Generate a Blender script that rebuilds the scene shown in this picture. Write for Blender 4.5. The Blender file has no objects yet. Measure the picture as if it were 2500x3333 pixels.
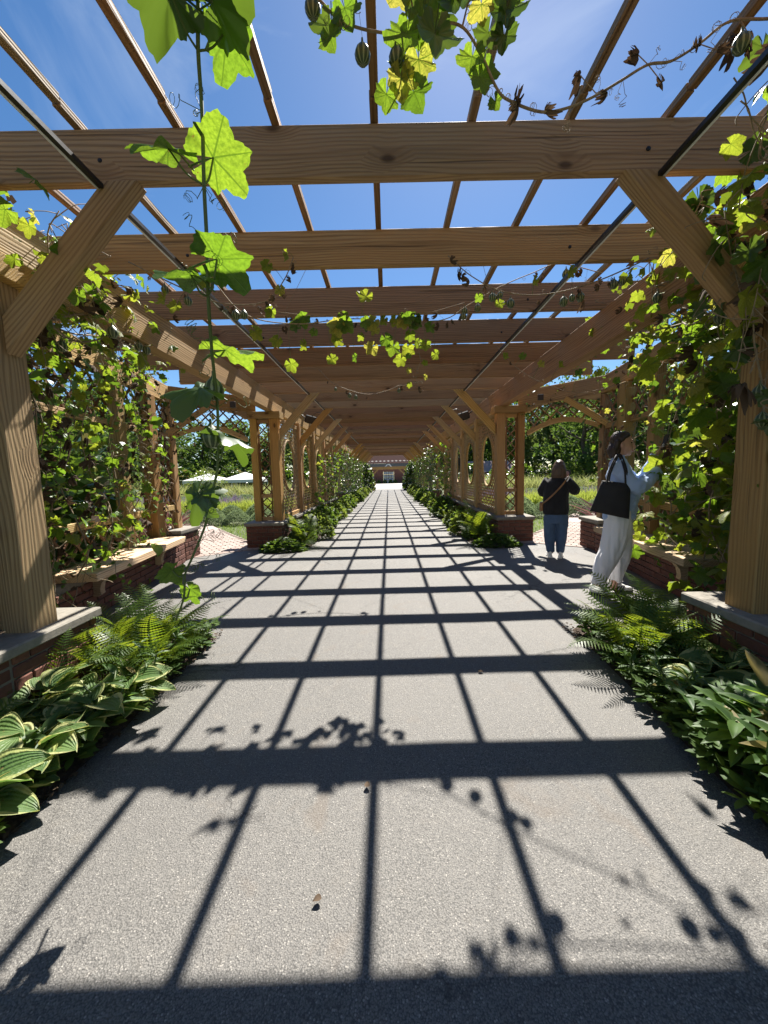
import bpy, bmesh, math, random
import numpy as np
from mathutils import Matrix, Vector, noise, Quaternion
random.seed(7)
R = math.radians
SC = bpy.context.scene
COL = SC.collection
# ------------------------------------------------------------------ camera
cam = bpy.data.cameras.new('camera'); camo = bpy.data.objects.new('camera', cam); COL.objects.link(camo)
cam.sensor_fit = 'HORIZONTAL'; cam.sensor_width = 36.0; cam.lens = 17.6; cam.shift_x = -0.0086
cam.clip_start = 0.05; cam.clip_end = 2000
camo.matrix_world = (Matrix.Translation((0, 0, 1.29)) @ Matrix.Rotation(-0.0028, 4, 'Z') @
                     Matrix.Rotation(R(90) - 0.102, 4, 'X') @ Matrix.Rotation(-0.0244, 4, 'Z'))
SC.camera = camo
# ------------------------------------------------------------------ sky and sun
SUN_EL, SUN_AZ = R(52.3), R(13.6)
world = bpy.data.worlds.new('World'); SC.world = world; world.use_nodes = True
wn = world.node_tree; wn.nodes.clear()
wo = wn.nodes.new('ShaderNodeOutputWorld'); wb = wn.nodes.new('ShaderNodeBackground')
sk = wn.nodes.new('ShaderNodeTexSky'); sk.sky_type = 'NISHITA'; sk.sun_disc = False
sk.sun_elevation = SUN_EL; sk.sun_rotation = SUN_AZ; sk.altitude = 600
sk.air_density = 1.0; sk.dust_density = 0.3; sk.ozone_density = 2.0
wb.inputs['Strength'].default_value = 0.052
# thin cirrus: soft wisps in the whole sky
tc = wn.nodes.new('ShaderNodeTexCoord'); mp = wn.nodes.new('ShaderNodeMapping')
mp.inputs['Scale'].default_value = (1.2, 2.6, 3.4); mp.inputs['Rotation'].default_value = (0.3, 0.2, 0.5)
nz = wn.nodes.new('ShaderNodeTexNoise'); nz.inputs['Scale'].default_value = 1.5; nz.inputs['Detail'].default_value = 7
nz.inputs['Roughness'].default_value = 0.56; nz.inputs['Distortion'].default_value = 0.7
rp = wn.nodes.new('ShaderNodeValToRGB'); rp.color_ramp.elements[0].position = 0.56; rp.color_ramp.elements[1].position = 0.95
rp.color_ramp.elements[1].color = (0.42, 0.42, 0.42, 1)
mx = wn.nodes.new('ShaderNodeMix'); mx.data_type = 'RGBA'; mx.inputs[7].default_value = (7.3, 8.1, 8.85, 1)
hs = wn.nodes.new('ShaderNodeHueSaturation'); hs.inputs['Saturation'].default_value = 1.24; hs.inputs['Value'].default_value = 1.0
wn.links.new(tc.outputs['Generated'], mp.inputs['Vector']); wn.links.new(mp.outputs[0], nz.inputs['Vector'])
wn.links.new(nz.outputs['Fac'], rp.inputs['Fac']); wn.links.new(rp.outputs['Color'], mx.inputs[0])
wn.links.new(sk.outputs[0], hs.inputs['Color']); wn.links.new(hs.outputs[0], mx.inputs[6])
wn.links.new(mx.outputs[2], wb.inputs['Color']); wn.links.new(wb.outputs[0], wo.inputs['Surface'])
sl = bpy.data.lights.new('sun', 'SUN'); sl.energy = 5.0; sl.angle = R(0.53); sl.color = (1.0, 0.95, 0.87)
so = bpy.data.objects.new('sun', sl); COL.objects.link(so)
S = Vector((math.sin(SUN_AZ) * math.cos(SUN_EL), math.cos(SUN_AZ) * math.cos(SUN_EL), math.sin(SUN_EL)))
so.rotation_euler = S.to_track_quat('Z', 'Y').to_euler(); so.location = S * 60
SC.view_settings.view_transform = 'Standard'; SC.view_settings.look = 'None'
SC.view_settings.exposure = 1.46; SC.view_settings.gamma = 1.0
SC.cycles.max_bounces = 8; SC.cycles.transparent_max_bounces = 8
# ------------------------------------------------------------------ helpers
WM = {}
def ob(name, mesh, parent=None, W=None, label=None, cat=None, group=None, kind=None):
    o = bpy.data.objects.new(name, mesh); COL.objects.link(o)
    W = W if W is not None else Matrix()
    if parent is not None:
        o.parent = parent; o.matrix_basis = WM[parent.name].inverted() @ W
    else:
        o.matrix_basis = W
    WM[o.name] = W
    if label: o['label'] = label
    if cat: o['category'] = cat
    if group: o['group'] = group
    if kind: o['kind'] = kind
    return o
def T(*p): return Matrix.Translation(p if len(p) == 3 else p[0])
def thing(name, label, cat, loc=(0, 0, 0), group=None):
    return ob(name, None, None, T(loc), label, cat, group)
def mesh(name, verts, faces, mat, smooth=False, uv=None, mats=None, midx=None):
    m = bpy.data.meshes.new(name); m.from_pydata([tuple(v) for v in verts], [], faces)
    for k in (mats or [mat]): m.materials.append(k)
    if midx is not None: m.polygons.foreach_set('material_index', midx)
    if smooth: m.polygons.foreach_set('use_smooth', [True] * len(m.polygons))
    if uv is not None:
        l = m.uv_layers.new(name='UVMap'); vi = np.zeros(len(m.loops), dtype=np.int32); m.loops.foreach_get('vertex_index', vi)
        l.data.foreach_set('uv', np.asarray(uv, dtype=np.float32)[vi].ravel())
    m.update(); return m
class MB:
    def __init__(s): s.v = []; s.f = []; s.mi = []; s.m = 0
    def add(s, v, f):
        o = len(s.v); s.v += [tuple(q) for q in v]; s.f += [tuple(i + o for i in q) for q in f]; s.mi += [s.m] * len(f)
    def box(s, c, d, M=None):
        x, y, z = d[0] / 2, d[1] / 2, d[2] / 2
        v = [Vector((sx * x, sy * y, sz * z)) for sx in (-1, 1) for sy in (-1, 1) for sz in (-1, 1)]
        v = [(M @ q if M else q) + Vector(c) for q in v]
        s.add(v, [(0, 1, 3, 2), (4, 6, 7, 5), (0, 4, 5, 1), (2, 3, 7, 6), (0, 2, 6, 4), (1, 5, 7, 3)])
    def tube(s, pts, r, n=6, r1=None, close=True):
        v, f = tube_geo(pts, [r + ((r if r1 is None else r1) - r) * i / (len(pts) - 1) for i in range(len(pts))], n, close); s.add(v, f)
    def build(s, name, mat, smooth=False, mats=None): return mesh(name, s.v, s.f, mat, smooth, None, mats, s.mi if mats else None)
def tube_geo(pts, rad, n=6, close=True):
    pts = [Vector(p) for p in pts]; v = []; f = []; u = None
    for i, p in enumerate(pts):
        d = (pts[min(i + 1, len(pts) - 1)] - pts[max(i - 1, 0)]); d = d.normalized() if d.length > 1e-9 else Vector((0, 0, 1))
        if u is None: u = d.orthogonal().normalized()
        u = (u - d * u.dot(d)); u = u.normalized() if u.length > 1e-6 else d.orthogonal().normalized()
        w = d.cross(u)
        for k in range(n):
            a = 2 * math.pi * k / n; v.append(p + (u * math.cos(a) + w * math.sin(a)) * rad[i])
    for i in range(len(pts) - 1):
        for k in range(n):
            a, b = i * n + k, i * n + (k + 1) % n; f.append((a, b, b + n, a + n))
    if close: f.append(tuple(range(n))[::-1]); f.append(tuple(range((len(pts) - 1) * n, len(pts) * n)))
    return v, f
def spline(pts, k=6):
    pts = [Vector(p) for p in pts]; P = [pts[0] * 2 - pts[1]] + pts + [pts[-1] * 2 - pts[-2]]; out = []
    for i in range(1, len(P) - 2):
        for j in range(k):
            t = j / k; a, b, c, d = P[i - 1], P[i], P[i + 1], P[i + 2]
            out.append(0.5 * ((2 * b) + (c - a) * t + (2 * a - 5 * b + 4 * c - d) * t * t + (3 * b - a - 3 * c + d) * t ** 3))
    out.append(pts[-1]); return out
def chamfer_box(L, w, h, c):
    v = []; idx = {}
    X, Y, Z = L / 2, w / 2, h / 2
    for sx in (-1, 1):
        for sy in (-1, 1):
            for sz in (-1, 1):
                idx[(sx, sy, sz)] = len(v)
                v += [(sx * X, sy * (Y - c), sz * (Z - c)), (sx * (X - c), sy * Y, sz * (Z - c)), (sx * (X - c), sy * (Y - c), sz * Z)]
    f = []
    def q(*a): f.append(tuple(a))
    g = lambda a, b, c_, k: idx[(a, b, c_)] + k
    for s in (-1, 1):
        q(g(s, -1, -1, 0), g(s, 1, -1, 0), g(s, 1, 1, 0), g(s, -1, 1, 0)); q(g(-1, s, -1, 1), g(1, s, -1, 1), g(1, s, 1, 1), g(-1, s, 1, 1)); q(g(-1, -1, s, 2), g(1, -1, s, 2), g(1, 1, s, 2), g(-1, 1, s, 2))
        for t in (-1, 1):
            q(g(-1, s, t, 1), g(1, s, t, 1), g(1, s, t, 2), g(-1, s, t, 2)); q(g(s, -1, t, 0), g(s, 1, t, 0), g(s, 1, t, 2), g(s, -1, t, 2)); q(g(s, t, -1, 0), g(s, t, 1, 0), g(s, t, 1, 1), g(s, t, -1, 1))
            for r in (-1, 1): q(g(s, t, r, 0), g(s, t, r, 1), g(s, t, r, 2))
    return v, f
CACHE = {}
def frame(p0, p1, up=(0, 0, 1)):
    p0, p1 = Vector(p0), Vector(p1); x = (p1 - p0).normalized(); up = Vector(up)
    if abs(x.dot(up)) > 0.97: up = Vector((0, 1, 0)) if abs(x.y) < 0.9 else Vector((1, 0, 0))
    z = (up - x * up.dot(x)).normalized(); y = z.cross(x)
    M = Matrix((x, y, z)).transposed().to_4x4(); M.translation = (p0 + p1) / 2; return M
def fix_normals(m):
    b = bmesh.new(); b.from_mesh(m); bmesh.ops.recalc_face_normals(b, faces=b.faces); b.to_mesh(m); b.free()
def board(name, p0, p1, w, h, mat, parent, up=(0, 0, 1), c=0.004, **kw):
    """timber with its grain along local X; w across (local Y), h along up (local Z)"""
    L = round((Vector(p1) - Vector(p0)).length, 3); key = (L, round(w, 3), round(h, 3), mat.name, c)
    if key not in CACHE:
        if c > 0: v, f = chamfer_box(L, w, h, min(c, w * .2, h * .2)); CACHE[key] = mesh(name, v, f, mat); fix_normals(CACHE[key])
        else: b = MB(); b.box((0, 0, 0), (L, w, h)); CACHE[key] = b.build(name, mat)
    return ob(name, CACHE[key], parent, frame(p0, p1, up), **kw)
def lerp(a, b, t): return a + (b - a) * t
ORD = ['first', 'second', 'third', 'fourth', 'fifth', 'sixth', 'seventh', 'eighth', 'ninth', 'tenth', 'eleventh', 'twelfth', 'thirteenth', 'fourteenth', 'fifteenth', 'sixteenth', 'seventeenth', 'eighteenth', 'nineteenth', 'twentieth']
# ------------------------------------------------------------------ materials
class G:
    def __init__(s, name):
        s.m = bpy.data.materials.new(name); s.m.use_nodes = True; s.t = s.m.node_tree; s.t.nodes.clear(); s.o = s.t.nodes.new('ShaderNodeOutputMaterial')
    def n(s, ty, ins=None, **props):
        nd = s.t.nodes.new('ShaderNode' + ty)
        for k, v in props.items(): setattr(nd, k, v)
        for k, v in (ins or {}).items(): s.set(nd.inputs[k], v)
        return nd
    def set(s, sock, v):
        if hasattr(v, 'is_output'): s.t.links.new(v, sock)
        elif isinstance(v, tuple) and len(v) == 3 and sock.type == 'RGBA': sock.default_value = (*v, 1)
        else: sock.default_value = v
    def math(s, op, a, b=0.0, c=None):
        nd = s.n('Math', operation=op); s.set(nd.inputs[0], a); s.set(nd.inputs[1], b)
        if c is not None: s.set(nd.inputs[2], c)
        return nd.outputs[0]
    def vm(s, op, a, b=None):
        nd = s.n('VectorMath', operation=op); s.set(nd.inputs[0], a)
        if b is not None: s.set(nd.inputs[1], b)
        return nd.outputs['Value'] if op in ('LENGTH', 'DISTANCE', 'DOT_PRODUCT') else nd.outputs[0]
    def mix(s, f, a, b, bt='MIX'):
        nd = s.n('Mix', data_type='RGBA', blend_type=bt); s.set(nd.inputs[0], f); s.set(nd.inputs[6], a); s.set(nd.inputs[7], b); return nd.outputs[2]
    def ramp(s, f, st):
        nd = s.n('ValToRGB'); s.set(nd.inputs[0], f); e = nd.color_ramp.elements
        while len(e) < len(st): e.new(0.5)
        for q, (p, c) in zip(e, st): q.position = p; q.color = (*(c if isinstance(c, tuple) else (c, c, c)), 1)
        return nd.outputs[0]
    def noise(s, vec, sc, det=4, ro=.55, dist=0):
        nd = s.n('TexNoise', {'Scale': sc, 'Detail': det, 'Roughness': ro, 'Distortion': dist})
        if vec is not None: s.set(nd.inputs['Vector'], vec)
        return nd.outputs[0]
    def vor(s, vec, sc, feat='F1'):
        nd = s.n('TexVoronoi', {'Scale': sc}, feature=feat)
        if vec is not None: s.set(nd.inputs['Vector'], vec)
        return nd
    def bump(s, h, st=.3, d=.01, nrm=None):
        nd = s.n('Bump', {'Height': h, 'Strength': st, 'Distance': d})
        if nrm is not None: s.set(nd.inputs['Normal'], nrm)
        return nd.outputs[0]
    def pbr(s, col, ro=.6, **k):
        ins = {'Base Color': col, 'Roughness': ro}; ins.update({a.replace('_', ' '): b for a, b in k.items()})
        return s.n('BsdfPrincipled', ins).outputs[0]
    def done(s, sh): s.t.links.new(sh, s.o.inputs['Surface']); return s.m
def sep(g, v): return g.n('SeparateXYZ', {0: v}).outputs
def wood(name, light, dark, red, seed=0.0):
    g = G(name); oc = g.n('TexCoord').outputs['Object']; rnd = g.n('ObjectInfo').outputs['Random']
    off = g.n('CombineXYZ', {0: g.math('MULTIPLY', rnd, 37.0), 1: g.math('MULTIPLY', rnd, 5.3), 2: g.math('MULTIPLY', rnd, 9.1)}).outputs[0]
    p = g.vm('ADD', oc, off)
    kn = g.vor(g.vm('MULTIPLY', p, (3.4, 6.5, 6.5)), 1.0); kd = kn.outputs['Distance']
    gate = g.ramp(g.n('SeparateColor', {0: kn.outputs['Color']}).outputs[0], [(.84, 0.0), (.86, 1.0)])
    knot = g.math('MULTIPLY', gate, g.ramp(kd, [(0.0, 1.0), (0.11, .8), (0.18, 0.0)]))
    halo = g.math('MULTIPLY', gate, g.ramp(kd, [(0.12, .7), (0.5, 0.0)]))
    w1 = g.noise(g.vm('MULTIPLY', p, (.7, 4.0, 4.0)), 1.0, 2)
    warp = g.vm('ADD', g.vm('MULTIPLY', p, (.45, 30.0, 30.0)), g.n('CombineXYZ', {0: 0.0, 1: g.math('MULTIPLY', halo, .9), 2: g.math('ADD', g.math('MULTIPLY', w1, 4.2), g.math('MULTIPLY', halo, 1.0))}).outputs[0])
    rg = g.n('TexWave', {'Vector': warp, 'Scale': 1.0, 'Distortion': .8, 'Detail': 3.0, 'Detail Scale': 1.2}, wave_type='BANDS', bands_direction='DIAGONAL', wave_profile='SIN').outputs[1]
    fine = g.noise(g.vm('MULTIPLY', p, (2.5, 150.0, 150.0)), 1.0, 4, .65)
    big = g.noise(g.vm('MULTIPLY', p, (1.1, 3.6, 3.6)), 1.0, 4, .6)
    streak = g.noise(g.vm('MULTIPLY', p, (.5, 14.0, 14.0)), 1.0, 3, .6)
    gr = g.math('ADD', g.math('MULTIPLY', g.ramp(rg, [(.35, 0.0), (.9, 1.0)]), .30), g.math('MULTIPLY', fine, .62))
    c = g.mix(g.ramp(gr, [(.18, 0.0), (.72, 1.0)]), light, dark)
    c = g.mix(g.ramp(big, [(.42, 0.0), (.7, .75)]), c, red)
    c = g.mix(g.ramp(streak, [(.54, 0.0), (.72, .55)]), c, (dark[0] * .7, dark[1] * .66, dark[2] * .62))
    c = g.mix(g.math('MULTIPLY', halo, .6), c, (dark[0] * .85, dark[1] * .7, dark[2] * .6))
    hv = g.n('HueSaturation', {'Color': c, 'Value': g.math('ADD', .70, g.math('MULTIPLY', rnd, .55)), 'Hue': g.math('ADD', .491, g.math('MULTIPLY', g.math('FRACT', g.math('MULTIPLY', rnd, 7.3)), .022)), 'Saturation': g.math('ADD', .84, g.math('MULTIPLY', g.math('FRACT', g.math('MULTIPLY', rnd, 13.7)), .28))}).outputs[0]
    c = g.mix(g.math('MULTIPLY', knot, .9), hv, (dark[0] * .26, dark[1] * .22, dark[2] * .2))
    chk = g.ramp(g.noise(g.vm('MULTIPLY', p, (.9, 60.0, 60.0)), 1.0, 2, .5), [(.66, 0.0), (.72, 1.0)])
    c = g.mix(g.math('MULTIPLY', chk, .65), c, (dark[0] * .35, dark[1] * .33, dark[2] * .33))
    b = g.bump(g.math('SUBTRACT', g.math('ADD', fine, g.math('MULTIPLY', rg, .6)), g.math('MULTIPLY', chk, 1.5)), .5, .004)
    return g.done(g.pbr(c, .72, Normal=b, Specular_IOR_Level=.3))
M_WOOD = wood('wood_beam', (.40, .245, .118), (.19, .105, .046), (.32, .168, .072))
M_POST = wood('wood_post', (.50, .325, .138), (.245, .14, .052), (.41, .24, .09))
M_BENCH = wood('wood_bench', (.62, .47, .28), (.42, .28, .14), (.55, .38, .2))
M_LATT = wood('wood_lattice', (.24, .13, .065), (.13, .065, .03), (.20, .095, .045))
def asphalt():
    g = G('asphalt'); p = g.n('TexCoord').outputs['Object']
    v = g.vor(p, 215.0); cell = g.n('SeparateColor', {0: v.outputs['Color']}).outputs[0]
    v2 = g.vor(p, 380.0); cell2 = g.n('SeparateColor', {0: v2.outputs['Color']}).outputs[1]
    big = g.noise(p, 1.1, 5, .6); mid = g.noise(p, 9.0, 4, .6)
    st = g.mix(cell, (.112, .108, .103), (.268, .259, .244))
    st = g.mix(.4, st, g.mix(cell2, (.07, .068, .068), (.33, .32, .30)))
    st = g.mix(g.ramp(cell, [(.95, 0.0), (.97, .6)]), st, (.46, .44, .41))
    st = g.mix(g.ramp(v.outputs['Distance'], [(.45, 0.0), (.75, .75)]), st, (.045, .044, .043))
    st = g.mix(g.ramp(big, [(.3, .3), (.7, 0.0)]), st, (.12, .118, .112))
    st = g.mix(g.ramp(mid, [(.56, 0.0), (.75, .22)]), st, (.24, .215, .18)); st = g.mix(g.ramp(g.noise(p, 2.3, 4, .6, 1.0), [(.60, 0.0), (.70, .35)]), st, (.15, .115, .085)); st = g.mix(g.ramp(g.noise(p, .6, 3, .5, .6), [(.56, 0.0), (.7, .3)]), st, (.27, .255, .23))
    wv = g.vm('ADD', p, g.vm('MULTIPLY', g.n('TexNoise', {'Vector': p, 'Scale': 2.2, 'Detail': 5.0, 'Roughness': .65}).outputs['Color'], (.9, .9, 0)))
    ck = g.ramp(g.vor(wv, .55, 'DISTANCE_TO_EDGE').outputs['Distance'], [(0.0015, 1.0), (.0045, 0.0)]); ck = g.math('MULTIPLY', ck, g.ramp(g.noise(p, .9, 2), [(.48, 0.0), (.56, .8)]))
    st = g.mix(ck, st, (.035, .032, .03))
    ex = g.math('ADD', g.math('ABSOLUTE', sep(g, p)[0]), g.math('MULTIPLY', g.math('SUBTRACT', g.noise(p, 5.0, 4, .65), .5), .5))
    st = g.mix(g.ramp(ex, [(1.22, 0.0), (1.46, .65)]), st, (.15, .115, .08))
    h = g.math('ADD', g.math('MULTIPLY', g.math('SUBTRACT', 1.0, v.outputs['Distance']), cell), g.math('MULTIPLY', v2.outputs['Distance'], -.35))
    st = g.mix(1.0, st, (.85, .835, .81), 'MULTIPLY')
    return g.done(g.pbr(st, g.math('ADD', .55, g.math('MULTIPLY', cell2, .3)), Normal=g.bump(h, .6, .004), Specular_IOR_Level=.45))
M_ASPH = asphalt()
def simple(name, col, ro=.6, var=.25, sc=8.0, bs=.2, bd=.004, coord='Object', **k):
    g = G(name); p = g.n('TexCoord').outputs[coord]; n1 = g.noise(p, sc, 5, .6)
    c = g.mix(g.ramp(n1, [(.3, 0.0), (.7, 1.0)]), tuple(x * (1 - var) for x in col), tuple(min(1, x * (1 + var)) for x in col))
    return g.done(g.pbr(c, ro, Normal=g.bump(n1, bs, bd), **k))
def pieces(name, a, b, c3, ro=.85, sc=40.0):
    """brick / stone: colour by piece, grain on it"""
    g = G(name); p = g.n('TexCoord').outputs['Object']; r = g.n('ObjectInfo').outputs['Random']
    pp = g.vm('ADD', p, g.n('CombineXYZ', {0: g.math('MULTIPLY', r, 30.0)}).outputs[0]); n1 = g.noise(pp, sc, 5, .65); n2 = g.noise(pp, 7.0, 3)
    c = g.mix(g.ramp(r, [(0.0, 0.0), (1.0, 1.0)]), a, b); c = g.mix(g.ramp(n2, [(.5, 0.0), (.75, .6)]), c, c3)
    c = g.mix(g.ramp(n1, [(.35, .35), (.6, 0.0)]), c, (a[0] * .4, a[1] * .4, a[2] * .4))
    return g.done(g.pbr(c, ro, Normal=g.bump(n1, .5, .004)))
M_BRICK = pieces('red_brick', (.125, .045, .030), (.20, .080, .052), (.085, .042, .034))
M_PAVER = pieces('pale_paver', (.34, .255, .215), (.42, .345, .30), (.30, .22, .19))
M_JOINT = simple('dark_joint_sand', (.10, .085, .07), .95, .3, 30.0)
M_STONE = pieces('grey_cap_stone', (.235, .215, .18), (.28, .26, .22), (.15, .135, .11), .9, 30.0)
M_MORTAR = simple('mortar', (.19, .165, .135), .95, .2, 30.0)
M_SOIL = simple('dark_mulch', (.055, .036, .024), .95, .5, 22.0, .9, .03)
M_DIRT = simple('pale_dirt', (.36, .27, .185), .95, .3, 10.0, .4, .01)
M_CONC = simple('pale_concrete', (.40, .385, .355), .9, .1, 6.0)
def ground_mat():
    g = G('meadow_ground'); p = g.n('TexCoord').outputs['Object']; n1 = g.noise(p, .35, 5, .6); n2 = g.noise(p, 14.0, 5, .7)
    c = g.mix(g.ramp(n1, [(.35, 0.0), (.65, 1.0)]), (.075, .115, .03), (.13, .135, .055)); c = g.mix(g.ramp(n2, [(.4, .7), (.65, 0.0)]), c, (.03, .05, .014))
    return g.done(g.pbr(c, .9, Normal=g.bump(n2, .8, .05)))
M_GROUND = ground_mat()
M_BLACK = simple('black_plastic', (.012, .012, .014), .38, .1, 20.0)
M_WHITEBAR = simple('white_painted_bar', (.75, .75, .73), .5, .05, 20.0)
M_DARKMETAL = simple('dark_metal', (.03, .03, .032), .45, .1, 20.0, Metallic=.6)
M_BOLT = M_DARKMETAL
def rand_any(g):
    return g.math('FRACT', g.math('ADD', g.n('ObjectInfo').outputs['Random'], g.n('NewGeometry').outputs['Random Per Island']))
def leafmat(name, a, b, ta, tb, tr=.45, ro=.42, veins=0, odd=None, oddp=.0, spec=.5, island=True):
    g = G(name); r = rand_any(g) if island else g.n('ObjectInfo').outputs['Random']
    p = g.n('TexCoord').outputs['Object']; n1 = g.noise(p, 3.0, 4, .6)
    f = g.math('MULTIPLY_ADD', r, .75, g.math('MULTIPLY', n1, .35))
    c = g.mix(f, a, b); t = g.mix(f, ta, tb)
    if odd:
        o = g.ramp(r, [(1 - oddp - .02, 0.0), (1 - oddp, 1.0)]); c = g.mix(o, c, odd); t = g.mix(o, t, tuple(min(1, x * 2.1) for x in odd))
    nrm = None
    if veins:
        uv = g.n('UVMap').outputs[0]; dm = None
        for an in (0, 52, -52, 104, -104):
            d = Vector((math.sin(R(an)), math.cos(R(an)), 0)); e = Vector((d.y, -d.x, 0))
            ds = g.math('ABSOLUTE', g.vm('DOT_PRODUCT', uv, tuple(e))); al = g.vm('DOT_PRODUCT', uv, tuple(d))
            ds = g.math('ADD', ds, g.math('MULTIPLY', g.math('LESS_THAN', al, 0.0), 5.0)); ds = g.math('ADD', ds, g.math('MULTIPLY', al, .012))
            dm = ds if dm is None else g.math('MINIMUM', dm, ds)
        v = g.ramp(dm, [(.012, 1.0), (.03, 0.0)])
        sv = g.n('TexWave', {'Vector': uv, 'Scale': 3.2, 'Distortion': 5.0, 'Detail': 2.0}).outputs[1]
        vv = g.math('MAXIMUM', v, g.math('MULTIPLY', g.ramp(sv, [(.86, 0.0), (.97, 1.0)]), .35))
        c = g.mix(g.math('MULTIPLY', vv, .5), c, tuple(min(1, x * 1.9 + .04) for x in b)); t = g.mix(g.math('MULTIPLY', v, .8), t, tuple(x * .42 for x in ta)); t = g.mix(g.math('MULTIPLY', vv, .35), t, tuple(x * .5 for x in ta))
        cell = g.noise(uv, 11.0, 3, .6); t = g.mix(g.ramp(cell, [(.35, .6), (.62, 0.0)]), t, tuple(x * .45 for x in ta))
        sp_ = g.ramp(g.noise(g.vm('ADD', uv, g.n('CombineXYZ', {0: g.math('MULTIPLY', r, 50.0)}).outputs[0]), 5.0, 4, .6), [(.66, 0.0), (.70, .85)]); c = g.mix(sp_, c, (.16, .10, .035)); t = g.mix(sp_, t, (.16, .09, .02))
        nrm = g.bump(g.math('SUBTRACT', g.math('MULTIPLY', cell, .6), vv), .45, .006)
    pb = g.pbr(c, ro, Specular_IOR_Level=spec, **({'Normal': nrm} if nrm is not None else {}))
    tl = g.n('BsdfTranslucent', {'Color': t}).outputs[0]
    ms = g.n('MixShader', {0: tr, 1: pb, 2: tl}).outputs[0]
    return g.done(ms)
M_LEAF = leafmat('gourd_leaf', (.035, .085, .016), (.09, .165, .03), (.17, .33, .018), (.34, .47, .03), .5, .38, 1, (.30, .27, .04), .12)
M_LEAFY = leafmat('yellowing_vine_leaf', (.12, .17, .02), (.24, .25, .03), (.24, .36, .022), (.40, .44, .035), .55, .45, 1)
M_LEAFD = leafmat('dark_shade_toned_leaf', (.02, .05, .012), (.05, .095, .02), (.14, .27, .02), (.28, .42, .04), .2, .38, 0, (.2, .17, .05), .08)  # dark leaf; colour and low translucency also paint beam shade on hanging leaves
M_DEAD = leafmat('withered_leaf', (.05, .034, .024), (.13, .095, .065), (.09, .05, .028), (.16, .095, .05), .15, .85, 0, spec=.15)
M_STEM = leafmat('green_stem', (.075, .12, .03), (.11, .15, .045), (.2, .3, .05), (.3, .4, .06), .2, .5)
M_TWIG = simple('dry_stem', (.24, .185, .115), .8, .35, 40.0)
M_FERN = leafmat('fern_frond', (.035, .085, .012), (.085, .15, .02), (.15, .26, .012), (.33, .38, .02), .45, .45, 0)
M_SHRUB = leafmat('shrub_leaf', (.03, .07, .018), (.08, .13, .035), (.13, .23, .025), (.24, .35, .04), .33, .55, 0, spec=.25)
M_SHRUBL = leafmat('light_shrub_leaf', (.07, .115, .026), (.13, .17, .042), (.22, .31, .04), (.32, .39, .06), .38, .6, 0, spec=.2)
M_SILVER = leafmat('silver_leaf', (.12, .17, .095), (.23, .28, .17), (.22, .30, .13), (.32, .40, .19), .3, .75, 0, spec=.15)
M_BLADE = leafmat('grass_blade', (.13, .17, .05), (.24, .26, .10), (.32, .38, .1), (.45, .45, .16), .4, .6, 0)
M_LAWN = leafmat('lawn_grass_blade', (.06, .11, .02), (.12, .17, .035), (.2, .32, .04), (.3, .42, .06), .4, .6, 0)
M_PURPLE = leafmat('lavender_flower', (.17, .12, .20), (.27, .20, .29), (.24, .17, .28), (.32, .25, .36), .3, .85, 0, spec=.1)
M_AMS = leafmat('yellow_green_blade', (.14, .19, .035), (.26, .30, .06), (.36, .45, .06), (.5, .56, .1), .4, .7, 0, spec=.1)
M_PHORM = leafmat('purple_strap_leaf', (.07, .025, .035), (.14, .06, .065), (.2, .07, .07), (.28, .12, .1), .25, .4, 0)
M_TREE = leafmat('tree_leaf', (.022, .05, .014), (.06, .10, .03), (.10, .19, .025), (.20, .30, .045), .3, .7, 0, spec=.12)
M_TREE2 = leafmat('olive_tree_leaf', (.04, .07, .022), (.10, .13, .045), (.14, .22, .04), (.26, .32, .07), .3, .7, 0, spec=.12)
M_BARK = simple('bark', (.085, .062, .045), .95, .4, 14.0, .8, .02)
M_GOURD = None
def gourd_mat():
    g = G('striped_gourd'); p = g.n('TexCoord').outputs['Object']; x, y, z = sep(g, p)
    an = g.math('ARCTAN2', y, x); s = g.math('SINE', g.math('MULTIPLY_ADD', an, 9.0, g.math('MULTIPLY', g.noise(p, 40.0, 3), 3.0)))
    c = g.mix(g.ramp(s, [(.45, 0.0), (.6, 1.0)]), (.035, .06, .02), (.22, .25, .13)); return g.done(g.pbr(c, .4))
M_GOURD = gourd_mat()
def hosta_mat():
    g = G('variegated_hosta_leaf'); uv = g.n('UVMap').outputs[0]; x, y, z = sep(g, uv); r = g.n('ObjectInfo').outputs['Random']
    p = g.n('TexCoord').outputs['Object']
    n1 = g.noise(g.n('CombineXYZ', {0: g.math('MULTIPLY', x, 3.0), 1: g.math('MULTIPLY', y, 4.0), 2: g.math('MULTIPLY', r, 40.0)}).outputs[0], 1.0, 4, .6)
    e = g.math('ADD', g.math('ABSOLUTE', x), g.math('MULTIPLY', g.math('SUBTRACT', n1, .5), .9))
    m = g.ramp(e, [(.70, 0.0), (.80, 1.0)])
    gc = g.mix(r, (.065, .13, .034), (.125, .20, .06)); cr = g.mix(r, (.30, .34, .11), (.46, .46, .20))
    c = g.mix(m, gc, cr); t = g.mix(m, (.16, .28, .05), (.6, .58, .16))
    vn = g.math('ADD', g.math('SINE', g.math('MULTIPLY', x, 30.0)), g.math('MULTIPLY', g.noise(p, 16.0, 3), 3.0)); nrm = g.bump(vn, .4, .006); br = g.ramp(g.noise(p, 9.0, 4), [(.66, 0.0), (.72, .7)]); c = g.mix(br, c, (.22, .13, .05))
    return g.done(g.n('MixShader', {0: .32, 1: g.pbr(c, .5, Normal=nrm, Specular_IOR_Level=.4), 2: g.n('BsdfTranslucent', {'Color': t}).outputs[0]}).outputs[0])
M_HOSTA = hosta_mat()
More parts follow.
